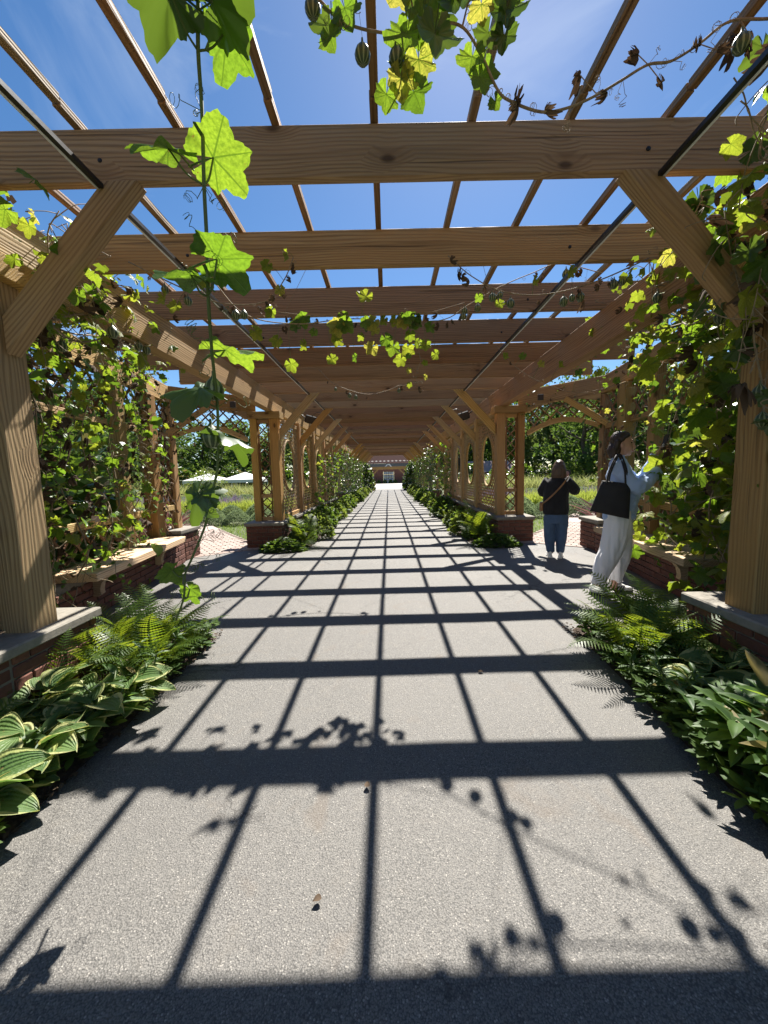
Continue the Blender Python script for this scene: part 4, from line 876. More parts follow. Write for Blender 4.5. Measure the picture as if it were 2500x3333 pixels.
for i, (x, y, s) in enumerate([(-1.84, 2.32, .56), (-1.66, 2.50, .60), (-1.55, 2.26, .46), (-1.90, 2.62, .46), (-1.62, 2.36, .52), (-1.78, 2.70, .46)]): plant_fern((x, y, .045), ['bushy fern at the foot of the left near pillar', 'tall fern in the left bed nearest the bench', 'low fern at the edge of the left bed beside the hostas', 'dark fern between the left pillar and the low wall', 'arching fern in the middle of the left fern clump', 'rear fern of the left clump beside the stone slab'][i], (16, 18, 15, 10, 16, 12)[i], s, 260 + i)
for i, (x, y, s) in enumerate([(-1.93, 1.95, .42), (-1.94, 1.45, .40), (1.93, 1.85, .40), (1.93, 2.3, .44)]): plant_fern((x, y, .045), ['upright fern against the left low wall beside the post', 'upright fern against the left low wall nearer the camera', 'upright fern against the right low wall nearer the camera', 'upright fern against the right low wall beside the post'][i], 14, s, 340 + i)
for i, (x, y, s) in enumerate([(1.84, 2.56, .62), (1.58, 2.28, .52), (1.94, 2.70, .46), (1.72, 2.40, .54), (1.60, 2.46, .42)]): plant_fern((x, y, .045), ['tall lit fern in front of the right niche', 'spreading fern overhanging the asphalt on the right', 'small fern at the foot of the right near pillar', 'arching fern in the middle of the right fern clump', 'low fern below the white trousers'][i], (18, 17, 10, 16, 12)[i], s, 270 + i)
for i, (x, y, s) in enumerate([(1.40, 1.16, .15), (1.56, 1.06, .17), (1.40, 1.38, .15), (1.56, 1.24, .16), (1.62, 1.42, .16), (1.36, .98, .15), (1.76, 1.28, .17), (1.50, 1.52, .15)]): plant_broad((x, y, .045), ['glossy broad leaved plant at the right edge of the path', 'large glossy plant nearest the camera on the right', 'low glossy plant spilling over the right path edge', 'pale leaved plant in the middle of the right bed', 'glossy plant against the right low wall', 'glossy plant at the very corner of the right bed', 'tall glossy plant beside the right wall cap', 'glossy plant below the first cream edged hosta'][i], 60, s, 280 + i, h=.33)
for i, (x, y) in enumerate([(-1.50, 1.86), (-1.50, 2.12), (-1.53, 2.40), (-1.50, 1.60)]): plant_broad((x, y, .045), ['dark small leaved plant under the left ferns at the path edge', 'small leaved plant below the low left fern', 'small leaved plant at the front of the left fern clump', 'small leaved plant before the left hostas'][i], 28, .11, 290 + i, h=.22)
for i, (x, y) in enumerate([(1.48, 2.14), (1.46, 1.84), (1.42, 1.58), (1.58, 2.22), (1.56, 1.98), (1.47, 1.70)]): plant_broad((x, y, .045), ['small rosette plant below the spreading right fern', 'small rosette plant halfway along the right path edge', 'small rosette plant next to the glossy plants on the right', 'small rosette plant inside the right fern clump', 'small rosette plant behind the others on the right edge', 'small rosette plant just before the cream edged hostas'][i], 32, .095, 305 + i, h=.22)
def litter(name, label, area, n, mat, seed, s=.03):
    rg = random.Random(seed); V = []; F = []
    for i in range(n):
        x, y, z = area(rg); M = leaf_M((x, y, z), (rg.uniform(-1, 1), rg.uniform(-1, 1), rg.uniform(-.3, .3)), (rg.uniform(-.5, .5), rg.uniform(-.5, .5), 1), s * rg.uniform(.5, 1.4)); o = len(V)
        V += [M @ Vector(c) for c in ((0, 0, 0), (-.3, .4, .05), (0, 1, 0), (.3, .4, .08))]; F += [(o, o + 1, o + 2, o + 3)]
    return ob(name, mesh(name, V, F, mat), label=label, cat='leaf litter', kind='stuff')
litter('leaf_litter', 'dry leaf bits strewn along the path edges', lambda r: (r.choice((-1, 1)) * (1.40 + abs(r.gauss(0, .035))), r.uniform(.6, 3.0), .012 + r.random() * .02), 900, M_DEAD, 5, .024)
litter('leaf_litter', 'withered leaves lying on the low wall caps', lambda r: (r.choice((-1, 1)) * r.uniform(1.95, 2.35), r.uniform(.5, 1.75), .462), 90, M_DEAD, 6, .07)
def edging(sgn, label):
    rg = random.Random(900 + sgn); V = []; F = []
    for r in range(120):
        y = rg.uniform(.55, 2.85); e = 1.43 - (max(0, 2.4 - y) * .11 if sgn > 0 else 0); c = Vector((sgn * (e + rg.uniform(-.02, .16)), y, .03)); h = rg.uniform(.03, .15)
        for k in range(15):
            a = k * 2.4 + rg.uniform(-.3, .3); q = c + Vector((math.cos(a) * .012, math.sin(a) * .012, h * rg.uniform(.4, 1))); M = leaf_M(q, (math.cos(a), math.sin(a), rg.uniform(-.2, .6)), (rg.uniform(-.4, .4), rg.uniform(-.4, .4), 1), rg.uniform(.045, .085)); o = len(V)
            V += [M @ Vector(p) for p in ((0, 0, 0), (-.2, .4, .06), (-.16, .75, .03), (0, 1, -.04), (.16, .75, .03), (.2, .4, .06), (0, .5, 0))]; F += [(o, o + 6, o + 1), (o + 1, o + 6, o + 2), (o + 2, o + 6, o + 3), (o + 3, o + 6, o + 4), (o + 4, o + 6, o + 5), (o + 5, o + 6, o)]
    ob('ground_cover', mesh('ground_cover', V, F, M_SHRUB, True), label=label, cat='ground cover', kind='stuff')
edging(-1, 'low leafy ground cover along the left path edge'); edging(1, 'low leafy ground cover along the right path edge')
for i, (x, y, s_, m_, lb) in enumerate([(-.12, 1.42, .028, 0, 'single pale fallen leaf left of the centre shadow line'), (-.24, 1.02, .024, 1, 'small tan fallen leaf on the asphalt near the camera'), (.55, 2.3, .03, 2, 'small curled fallen leaf right of centre on the path')]):
    o = ob('fallen_leaf', mesh('fallen_leaf', heart_leaf(40 + i)[0], heart_leaf(40 + i)[1], M_DEAD, True), None, T(x, y, .012) @ Matrix.Rotation(i * 2.1, 4, 'Z') @ Matrix.Rotation(.15, 4, 'X') @ Matrix.Scale(s_, 4), lb, 'leaf', 'fallen leaves on the path')
# ------------------------------------------------------------------ clumps for shrubs, rows and trees
def clump_leaves(rg, n, rad, hh, leaf, base=0.0, shell=.55, narrow=.5):
    V = np.zeros((n * 4, 3)); F = []
    for i in range(n):
        a = rg.uniform(0, 2 * math.pi); z = rg.random(); rr = math.sqrt(max(0, 1 - (2 * z - 1) ** 2)) if base < 0 else math.cos(z * math.pi / 2) ** .7
        k = shell + (1 - shell) * rg.random() ** .5; q = Vector((math.cos(a) * rr * rad * k, math.sin(a) * rr * rad * k, hh * (z * (k if base >= 0 else 1))))
        d = Vector((math.cos(a), math.sin(a), rg.uniform(-.4, 1.0))) + rv(rg, .6); nn = rv(rg) + Vector((0, 0, .8)); M = leaf_M(q, d, nn, leaf * rg.uniform(.6, 1.3))
        for j, c in enumerate(((0, 0, 0), (-narrow, .45, .05), (0, 1, -.05), (narrow, .45, .05))): V[i * 4 + j] = M @ Vector(c)
        F.append((i * 4, i * 4 + 1, i * 4 + 2, i * 4 + 3))
    return V.tolist(), F
def blades(rg, n, rad, hh, w=.012, spread=.35, tip_mat=False):
    V = []; F = []; mi = []
    for i in range(n):
        a = rg.uniform(0, 6.283); r0 = rad * math.sqrt(rg.random()); p = Vector((math.cos(a) * r0, math.sin(a) * r0, 0)); h = hh * rg.uniform(.6, 1.1); d = Vector((rg.gauss(0, spread), rg.gauss(0, spread), 1)).normalized(); s = d.orthogonal().normalized() * w; s.rotate(Quaternion(d, rg.uniform(0, 6)))
        m = p + d * h * .55; t = p + d * h + Vector((d.x, d.y, -.25 * abs(d.x) - .25 * abs(d.y))) * h * .35; o = len(V)
        V += [p - s, p + s, m - s * .8, m + s * .8, t]; F += [(o, o + 1, o + 3, o + 2), (o + 2, o + 3, o + 4)]; mi += [0, 1 if tip_mat else 0]
    return V, F, mi
rg = random.Random(77)
def cm(mat, n, rad, hh, leaf, k=3, **kw): return [mesh('foliage', *clump_leaves(rg, n, rad, hh, leaf, **kw), mat) for _ in range(k)]
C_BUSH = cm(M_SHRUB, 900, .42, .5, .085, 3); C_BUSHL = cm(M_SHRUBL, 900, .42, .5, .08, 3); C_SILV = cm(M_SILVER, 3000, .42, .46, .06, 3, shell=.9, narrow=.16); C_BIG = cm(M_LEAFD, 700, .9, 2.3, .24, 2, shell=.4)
C_CONIF = cm(M_SHRUBL, 1500, .9, 1.3, .10, 1, narrow=.15)
def bl(mat, n, rad, hh, k=2, w=.012, sp=.3, tip=None):
    r = []
    for _ in range(k):
        v, f, mi = blades(rg, n, rad, hh, w, sp, tip is not None); r.append(mesh('foliage', v, f, mat, False, None, [mat, tip] if tip else None, mi if tip else None))
    return r
C_AMS = bl(M_AMS, 620, .5, .62, 2, .012, .25); C_LAV = bl(M_BLADE, 380, .5, .55, 2, .012, .25, M_PURPLE); C_GRASS = bl(M_BLADE, 520, .6, .95, 2, .012, .4); C_PHOR = bl(M_PHORM, 70, .12, 1.15, 1, .03, .55)
def shrub(m, p, label, cat, group, s=(1, 1, 1), name='shrub', rz=0):
    t = thing(name, label, cat, p, group)
    ob('foliage', m, t, T(p) @ Matrix.Rotation(rz, 4, 'Z') @ Matrix.Diagonal((*s, 1))); return t
# shrubs and ferns along both corridor beds
for sgn in (-1, 1):
    side = 'left' if sgn < 0 else 'right'; y = 6.85; i = 0; fi = 0; rg2 = random.Random(300 + sgn)
    while y < 31.5 and i < 20:
        k = i % 4; x = sgn * rg2.uniform(1.55, 1.72)
        if k in (0, 2) and y < 16:
            plant_fern((x, y, .04), f'{ORD[fi]} fern in the {side} corridor bed counted from the brick pier', 16 if fi < 1 else 13, .78 if fi < 1 else .52 if fi < 2 else .44, 310 + i + 40 * sgn, 'ferns in the corridor beds'); fi += 1
            shrub(C_BUSH[i % 3], (sgn * 1.68, y + .3, .03), f'dark leafy filler below the {ORD[fi - 1]} {side} corridor fern', 'shrub', 'leafy fillers in the corridor beds', (.62, .8, .7), 'leafy_shrub', i)
        else: shrub((C_BUSHL if (i + (sgn > 0)) % 3 else C_BUSH)[i % 3], (x, y, .03), f'{ORD[i]} leafy shrub along the {side} corridor bed counted from the crossing', 'shrub', 'leafy shrubs in the corridor beds', (.85, .95, rg2.uniform(.75, 1.1)), 'leafy_shrub', i)
        y += rg2.uniform(.75, .95) * (1 + max(0, y - 12) * .04); i += 1
    shrub(C_BUSH[1], (sgn * 1.85, 6.42, 0), f'low dark groundcover in front of the {side} far brick pier', 'shrub', 'groundcover beside the brick piers', (.95, .55, .42), 'groundcover_plant')
    shrub(C_BIG[0], (sgn * 1.75, 29.5, 0), f'tall dark shrub at the far {side} end of the corridor', 'shrub', 'tall shrubs at the end of the pergola', (.7, 1.6, .95), 'tall_shrub'); shrub(C_BIG[1], (sgn * 2.0, 33.5, 0), f'tall dark shrub just beyond the {side} end of the pergola', 'shrub', 'tall shrubs at the end of the pergola', (.8, 1.8, 1.0), 'tall_shrub')
    # shady planting outside the niche
    for i, (x, y_, s) in enumerate([(3.9, 3.0, 1.0), (4.3, 4.3, 1.1), (4.6, 5.6, .85), (3.2, 1.8, 1.0), (5.4, 3.6, 1.3), (3.6, .6, 1.1)]):
        shrub(C_BIG[i % 2], (sgn * x, y_, -.03), f'{ORD[i]} dark tall shrub behind the {side} niche lattice', 'shrub', 'dark shrubs outside the niches', (s, s, s * (1 if i < 3 else 1.05)), 'tall_shrub', i)
    shrub(C_PHOR[0], (sgn * 4.55, 7.5, -.03), f'purple strap leaved plant beside the {side} brick side path', 'plant', 'purple strap leaved plants', (1, 1, .95), 'strap_leaved_plant')
# garden rows seen through the arches and lattice
rg = random.Random(99)
def row(meshes, pts, what, cat, group, name, sx=1.0, sz=1.0):
    for i, (x, y, side) in enumerate(pts):
        w = 'left' if side < 0 else 'right'; k = rg.uniform(.85, 1.18)
        t = thing(name, f'{ORD[i % 20]} {what}, {w} garden, counting from the pergola', cat, (x, y, -.03), group)
        ob('foliage', rg.choice(meshes), t, T(x, y, -.03) @ Matrix.Rotation(rg.uniform(0, 6), 4, 'Z') @ Matrix.Diagonal((k * sx, k * sx, k * sz * rg.uniform(.9, 1.1), 1)))
for sgn in (-1, 1):
    row(C_SILV, [(sgn * (3.45 + .80 * i), 10.2 - .10 * i + .5 * math.sin(i * .7), sgn) for i in range(8)], 'silver green mound of the front row', 'shrub', 'silver mounds of the front row', 'mound_shrub')
    row(C_SILV, [(sgn * (3.2 + .82 * i), 11.2 + .3 * math.sin(i), sgn) for i in range(9)], 'silver green mound of the second row', 'shrub', 'silver mounds of the second row', 'mound_shrub')
    row(C_AMS, [(sgn * (3.2 + .62 * i), 12.6 + .35 * math.sin(i * 1.3), sgn) for i in range(13)], 'yellow green feathery plant', 'plant', 'yellow green plants', 'feathery_plant', 1.1)
    row(C_LAV, [(sgn * (3.4 + .72 * i), 14.6 + .4 * math.sin(i * 1.1), sgn) for i in range(15)], 'purple flowering plant', 'plant', 'purple flowering plants', 'lavender_plant', 1.15, 1.05)
    row(C_SILV, [(sgn * (3.6 + 1.05 * i), 17.6 + .5 * math.sin(i), sgn) for i in range(13)], 'pale mound behind the purple flowers', 'shrub', 'pale mounds behind the flowers', 'mound_shrub', 1.7, 1.1)
    row(C_GRASS, [(sgn * (4.0 + 1.15 * i), 21.0 + .6 * math.sin(i * 1.7), sgn) for i in range(14)], 'tall ornamental grass clump', 'grass', 'ornamental grass clumps', 'ornamental_grass', 1.4, 1.1)
    row(C_CONIF, [(sgn * (13.0 + 5.6 * i), 27.0 + 1.2 * (i % 2), sgn) for i in range(3)], 'golden round bush', 'shrub', 'golden bushes', 'golden_bush', 1.5, 1.35)
    row(C_BIG, [(sgn * (5.0 + 2.1 * i), 32.2 + .6 * math.sin(i * 2.1), sgn) for i in range(12)], 'dark hedge bush', 'shrub', 'dark hedge bushes', 'hedge_bush', 1.35, .85)
def lawn():
    rg = random.Random(4); V = []; F = []
    for i in range(15000):
        s = rg.choice((-1, 1)); x = s * rg.uniform(2.7, 7.5); y = rg.uniform(6.9, 10.4)
        c0 = Vector((s * 2.98, 6.42, 0)); n = Vector((s * .60, .80, 0)); t = Vector((n.y * s, -n.x * s, 0)); d = Vector((x, y, 0)) - c0
        if abs(d.dot(t)) < .78 or (x - s * 2.62) ** 2 / .12 + (y - 7.6) ** 2 < 1.0: continue
        h = rg.uniform(.035, .09); a = rg.uniform(0, 6.28); o = len(V); w = .006
        V += [(x - w * math.cos(a), y - w * math.sin(a), -.03), (x + w * math.cos(a), y + w * math.sin(a), -.03), (x + rg.uniform(-.03, .03), y + rg.uniform(-.03, .03), -.03 + h)]; F.append((o, o + 1, o + 2))
    ob('lawn_grass', mesh('lawn_grass', V, F, M_LAWN), label='short lawn grass beside the brick side paths', cat='grass', kind='stuff')
lawn()
# ------------------------------------------------------------------ trees beyond the garden
def crown(rg, nclump, per, rx, rz, leaf):
    V = []; F = []
    for c in range(nclump):
        while True:
            q = rv(rg)
            if .25 < q.length < 1: break
        q = Vector((q.x * rx, q.y * rx, q.z * rz)); cr = rx * rg.uniform(.16, .34)
        for i in range(per):
            d = Vector((rg.gauss(0, 1), rg.gauss(0, 1), rg.gauss(0, .8))).normalized() * cr * rg.uniform(.45, 1.05); p = q + d; s = leaf * rg.uniform(.6, 1.35)
            M = leaf_M(p, rv(rg) + d.normalized() * .6, rv(rg) + Vector((0, 0, .6)), s); o = len(V)
            V += [M @ Vector(c_) for c_ in ((0, -.4, 0), (-.38, .1, .06), (0, .75, 0), (.38, .1, .06))]; F.append((o, o + 1, o + 2, o + 3))
    return V, F
rg = random.Random(5)
CROWN = [mesh('crown', *crown(rg, 46, 105, 1.0, 1.05, .085), m) for m in (M_TREE, M_TREE2, M_TREE)]
def tree(x, y, h, w, i, label, base=.12):
    g0 = -.03 + hgt(x, y); t = thing('tree', label, 'tree', (x, y, g0), 'trees beyond the garden'); b = MB(); rg = random.Random(i)
    top = Vector((x, y, g0 + h * .62)); pts = [Vector((x, y, g0 - .1)), Vector((x + .1, y, g0 + h * .25)), Vector((x - .1, y + .1, g0 + h * .45)), top]; b.tube(spline(pts, 4), .03 * h, 8, .012 * h)
    for k in range(6):
        a = k * 1.05; q = pts[1].lerp(top, .2 + .13 * k); e = q + Vector((math.cos(a) * w * .32, math.sin(a) * w * .32, h * .16)); b.tube(spline([q, (q + e) / 2 + Vector((0, 0, -.1)), e], 3), .012 * h, 6, .004 * h)
    ob('trunk', b.build('trunk', M_BARK, True), t)
    ob('crown', CROWN[i % 3], t, T(x, y, g0 + h * (.42 + base)) @ Matrix.Rotation(i * 1.9, 4, 'Z') @ Matrix.Diagonal((w / 2, w / 2, h * .44, 1)))
TL_ = [(-6.0, 40, 6.2, 6), (-10.5, 42, 6.6, 7), (-15, 39, 6.8, 7), (-20, 41, 7.2, 8), (-25.5, 38, 7.6, 8), (-31, 40, 8, 9), (-9, 50, 7.6, 8), (-17, 50, 8, 9), (-26, 50, 8.5, 9), (-14, 17.5, 5.6, 5), (-17, 22, 6.6, 6)]
TR_ = [(7.5, 41, 8.5, 7), (12, 43, 10.5, 8), (17, 39, 10.5, 8), (22, 42, 12, 9), (27, 38, 12, 9), (33, 41, 13, 10), (10, 52, 10, 9), (19, 52, 13, 10), (29, 50, 14.5, 11), (14, 27, 7.0, 6), (18, 25, 8, 7)]
for i, (x, y, h, w) in enumerate(TL_): tree(x, y, h, w, i, f'{ORD[i]} dark leafy tree beyond the left garden')
for i, (x, y, h, w) in enumerate(TR_): tree(x, y, h, w, i + 20, f'{ORD[i]} leafy tree beyond the right garden')
for i, (x, y, h, w) in enumerate([(-7, 92, 11, 11), (5, 95, 12, 12), (14, 90, 11, 11), (-17, 92, 11, 12)]): tree(x, y, h, w, i + 50, f'{ORD[i]} tree rising behind the far brick building')
# long garden wall and white marquee on the left, shed roof on the right
for sgn in (-1, 1):
    b = MB(); b.box((sgn * 24, 34.5, .45), (40, .4, 1.0)); gw = thing('garden_wall', f'long low stone garden wall behind the {"left" if sgn < 0 else "right"} garden', 'wall', (sgn * 24, 34.5, 0)); ob('wall_core', b.build('wall_core', M_STONE), gw); b = MB(); b.box((sgn * 24, 34.5, 1.0), (40.1, .52, .09)); ob('coping', b.build('coping', M_STONE), gw)
M_CANVAS = simple('white_canvas', (.82, .82, .80), .8, .04, 2.0)
def marquee(x, y, w, label, wallh=1.75, roofh=.75, mat=M_CANVAS):
    t = thing('marquee_tent', label, 'tent', (x, y, 0)); h = w / 2
    v = [(x - h, y - h, wallh), (x + h, y - h, wallh), (x + h, y + h, wallh), (x - h, y + h, wallh), (x, y, wallh + roofh), (x - h, y - h, wallh - .22), (x + h, y - h, wallh - .22), (x + h, y + h, wallh - .22), (x - h, y + h, wallh - .22)]
    ob('canopy', mesh('canopy', v, [(0, 1, 4), (1, 2, 4), (2, 3, 4), (3, 0, 4), (0, 5, 6, 1), (1, 6, 7, 2), (2, 7, 8, 3), (3, 8, 5, 0)], mat), t)
    for sx in (-1, 1):
        for sy in (-1, 1): b = MB(); b.tube([(x + sx * h * .97, y + sy * h * .97, -.03), (x + sx * h * .97, y + sy * h * .97, wallh - .1)], .03, 6); ob('pole', b.build('pole', M_WHITEBAR), t)
marquee(-11.0, 29.0, 2.6, 'white tent canopy at the back of the left garden nearest the pergola', 1.12, .55); marquee(-13.9, 29.1, 2.6, 'white tent canopy farther left at the back of the garden', 1.12, .5)
M_TILE = simple('faded_roof_tile', (.36, .24, .21), .9, .2, 5.0)
sh_ = thing('garden_shed', 'low shed with faded reddish roof behind the right garden', 'shed', (9.5, 36.5, 0)); b = MB(); b.box((9.5, 37, .6), (4.2, 2.4, 1.3)); ob('wall', b.build('wall', M_BRICK), sh_)
ob('roof', mesh('roof', [(7.1, 35.5, 1.2), (11.9, 35.5, 1.2), (11.9, 37, 2.3), (7.1, 37, 2.3), (7.1, 38.5, 1.2), (11.9, 38.5, 1.2)], [(0, 1, 2, 3), (3, 2, 5, 4)], M_TILE), sh_)
# ------------------------------------------------------------------ brick building closing the view
BZ = -.66; BY = 74.0
bd = thing('brick_building', 'distant brick building with patterned red roof and glazed double door', 'building', (0, BY, BZ))
b = MB()
for x0, x1, z0, z1 in ((-9, -1.05, 0, 3.25), (1.05, 9, 0, 3.25), (-1.05, 1.05, 2.35, 3.25)): b.box(((x0 + x1) / 2, BY + .2, BZ + (z0 + z1) / 2), (x1 - x0, .4, z1 - z0))
ob('wall', b.build('wall', simple('dark_brick_wall', (.20, .085, .06), .9, .3, 20.0)), bd)
b = MB(); b.box((0, BY + .05, BZ + 3.58), (18.6, .7, .66)); ob('cornice', b.build('cornice', simple('grey_cornice', (.11, .115, .12), .8, .1, 6.0)), bd)
rf = ob('roof', mesh('roof', [(-9.4, BY - .4, BZ + 3.92), (9.4, BY - .4, BZ + 3.92), (9.4, BY + 3, BZ + 6.0), (-9.4, BY + 3, BZ + 6.0)], [(0, 1, 2, 3)], simple('red_slate', (.045, .019, .017), .9, .2, 6.0, Specular_IOR_Level=.05)), bd)
for i in range(-11, 12):
    x = i * .78; c = Vector((x, BY + .30, BZ + 4.39)); ob('roof_diamond', mesh('roof_diamond', [(x - .30, c.y, c.z), (x, c.y - .28, c.z - .172), (x + .30, c.y, c.z), (x, c.y + .28, c.z + .172)], [(0, 1, 2, 3)], CACHE.setdefault('dia', simple('pale_slate', (.12, .09, .085), .8, .1, 6.0))), rf); rf.children[-1].location.z += .02
dr = ob('door', None, bd, T(0, BY, BZ))
b = MB(); M_GLASS = simple('reflecting_pane', (.42, .47, .52), .12, .15, 1.5)
for ix in range(4):
    for iz in range(4): q = MB(); q.box((-.72 + .48 * ix, BY + .12, BZ + .32 + .58 * iz), (.42, .02, .50)); ob('pane', q.build('pane', M_GLASS), dr)
for ix in range(5): b.box((-.96 + .48 * ix, BY + .08, BZ + 1.17), (.07, .08, 2.34))
for iz in range(5): b.box((0, BY + .076, BZ + .03 + .57 * iz), (1.98, .074, .07))
ob('door_frame', b.build('door_frame', M_BLACK), dr)
b = MB(); b.tube(spline([(-.55, BY - .3, BZ + 3.3), (-.3, BY - .3, BZ + 3.62), (0, BY - .3, BZ + 3.72), (.3, BY - .3, BZ + 3.62), (.55, BY - .3, BZ + 3.3)], 4), .10, 6); ob('arched_ornament', b.build('arched_ornament', M_CANVAS, True), bd)
# a smaller timber portal in front of it
pt = thing('timber_portal', 'far timber portal with braced posts in front of the brick building', 'pergola', (0, 58, -.4))
for z in (2.15,): board('header', (-3.1, 58, z), (3.1, 58, z), .2, .42, M_POST, pt)
for sx in (-1, 1): board('post', (sx * 2.75, 58, -.45), (sx * 2.75, 58, 1.94), .28, .28, M_POST, pt, up=(0, 1, 0)); board('brace', (sx * 2.65, 58, .95), (sx * 1.6, 58, 1.98), .18, .2, M_POST, pt)
for i, (x, y, s) in enumerate([(-3.9, 52, 1.25), (3.9, 52, 1.25), (-4.5, 60, 1.3), (4.5, 60, 1.3), (-3.6, 44, 1.1), (3.6, 44, 1.1), (-3.2, 38.5, .9), (3.2, 38.5, .9)]): shrub(C_BIG[i % 2], (x, y, hgt(x, y) - .03), f'{ORD[i // 2]} bush {"left" if x < 0 else "right"} of the forecourt before the far building', 'shrub', 'bushes along the forecourt', (s, s, s * .95), 'forecourt_bush', i)
for i, x in enumerate((-1.9, -.75, .35, 1.2)): shrub(C_BUSH[i % 3], (x, 71.5, hgt(0, 71.5)), f'{ORD[i]} dark potted plant in front of the far glazed door from the left', 'plant', 'potted plants before the building', (1.0, 1.0, 1.5), 'potted_plant', i)
# ------------------------------------------------------------------ people
def ellip(c, r, n=12, m=8, M=None):
    v = []; f = []
    for j in range(m + 1):
        ph = math.pi * j / m
        for i in range(n):
            a = 2 * math.pi * i / n; q = Vector((r[0] * math.sin(ph) * math.cos(a), r[1] * math.sin(ph) * math.sin(a), r[2] * math.cos(ph)))
            v.append((M @ q if M else q) + Vector(c))
    for j in range(m):
        for i in range(n): f.append((j * n + i, (j + 1) * n + i, (j + 1) * n + (i + 1) % n, j * n + (i + 1) % n))
    return v, f
def loftz(rings, n=18):
    """rings: (x, y, z, rx, ry) stacked"""
    v = []; f = []
    for x, y, z, rx, ry in rings:
        for i in range(n): a = 2 * math.pi * i / n; v.append((x + rx * math.cos(a), y + ry * math.sin(a), z))
    for j in range(len(rings) - 1):
        for i in range(n): f.append((j * n + i, j * n + (i + 1) % n, (j + 1) * n + (i + 1) % n, (j + 1) * n + i))
    f.append(tuple(range(n))[::-1]); f.append(tuple(range((len(rings) - 1) * n, len(rings) * n))); return v, f
def limb(pts, rad, k=4, n=12):
    sp = spline(pts, k); m = len(sp) - 1; q = []
    for i in range(len(sp)):
        t = i / m * (len(rad) - 1); a = int(min(t, len(rad) - 2)); q.append(rad[a] + (rad[a + 1] - rad[a]) * (t - a))
    return tube_geo(sp, q, n)
SOLIDS = []   # body shapes, fused together at the end
def solid(name, parts, voxel, mat, smooth=6, wr=0.0, wsc=10.0, wdir=(1, 1, 1)):
    V = []; F = []
    for v, f in parts: o = len(V); V += [tuple(q) for q in v]; F += [tuple(i + o for i in q) for q in f]
    m = bpy.data.meshes.new('tmp'); m.from_pydata(V, [], F); m.update(); fix_normals(m)
    o = bpy.data.objects.new('tmp', m); COL.objects.link(o)
    r = o.modifiers.new('r', 'REMESH'); r.mode = 'VOXEL'; r.voxel_size = voxel; r.use_smooth_shade = True
    if smooth: q = o.modifiers.new('s', 'SMOOTH'); q.iterations = smooth; q.factor = .5
    t = bpy.data.meshes.new(name); t.materials.append(mat); SOLIDS.append((o, t, wr, wsc, wdir)); return t
def fuse_solids():
    dg = bpy.context.evaluated_depsgraph_get()
    for o, t, wr, wsc, wd in SOLIDS:
        e = o.evaluated_get(dg).to_mesh(); bm = bmesh.new(); bm.from_mesh(e); bm.normal_update()
        for f in bm.faces: f.smooth = True; f.material_index = 0
        if wr:
            for v in bm.verts:
                c = v.co; w = noise.noise(Vector((c.x * wsc * wd[0], c.y * wsc * wd[1], c.z * wsc * wd[2]))) + .5 * noise.noise(Vector((c.x * wsc * 2.1 * wd[0] + 7, c.y * wsc * 2.1 * wd[1], c.z * wsc * 2.1 * wd[2])))
                v.co = c + v.normal * w * wr
        bm.to_mesh(t); bm.free(); t.update()
    for o, *_ in SOLIDS: m = o.data; bpy.data.objects.remove(o); bpy.data.meshes.remove(m)
def cloth(name, a, b, sc=300.0, ro=.85):
    g = G(name); p = g.n('TexCoord').outputs['Object']; n1 = g.noise(p, 7.0, 4); w = g.noise(p, sc, 2)
    c = g.mix(g.ramp(n1, [(.3, 0.0), (.7, 1.0)]), a, b); return g.done(g.pbr(c, ro, Normal=g.bump(g.math('ADD', g.math('MULTIPLY', w, .15), g.noise(p, 16.0, 3)), .35, .012), Sheen_Weight=.1))
def skinmat():
    g = G('skin'); p = g.n('TexCoord').outputs['Object']; n1 = g.noise(p, 30.0, 4); c = g.mix(n1, (.50, .27, .19), (.60, .35, .26)); return g.done(g.pbr(c, .5, Subsurface_Weight=.12, Subsurface_Radius=(.012, .005, .003), Normal=g.bump(n1, .1, .002)))
M_SKIN = skinmat()
def hairmat(name, a, b):
    g = G(name); p = g.n('TexCoord').outputs['Object']; s = g.noise(g.vm('MULTIPLY', p, (90.0, 90.0, 7.0)), 1.0, 3); c = g.mix(s, a, b); return g.done(g.pbr(c, .42, Normal=g.bump(s, .8, .006)))
M_HAIR1 = hairmat('dark_brown_hair', (.018, .011, .008), (.05, .028, .018)); M_HAIR2 = hairmat('brown_hair', (.05, .028, .016), (.12, .07, .04))
M_SHIRT = cloth('light_blue_cotton', (.36, .49, .76), (.44, .57, .82)); M_WHITE = cloth('white_denim', (.84, .83, .84), (.88, .87, .88)); M_JEAN = cloth('blue_denim', (.045, .085, .16), (.075, .13, .23)); M_KNIT = cloth('black_knit', (.008, .008, .010), (.016, .016, .018), 200.0, .95); M_BAG = cloth('black_canvas', (.010, .009, .011), (.02, .018, .02), 400.0, .7)
M_SHOE = simple('white_leather', (.78, .77, .74), .45, .04, 30.0); M_SOLE = simple('dark_gum_sole', (.03, .022, .018), .6, .1, 20.0); M_STRIPE = simple('black_leather', (.01, .01, .011), .4, .1, 20.0); M_TAN = simple('tan_leather', (.30, .15, .06), .5, .2, 20.0); M_LIP = simple('lips', (.40, .12, .10), .4, .1, 20.0); M_TOOTH = simple('teeth', (.75, .72, .66), .3, .02, 20.0); M_EYE = simple('dark_eye', (.015, .01, .008), .2, .1, 20.0)
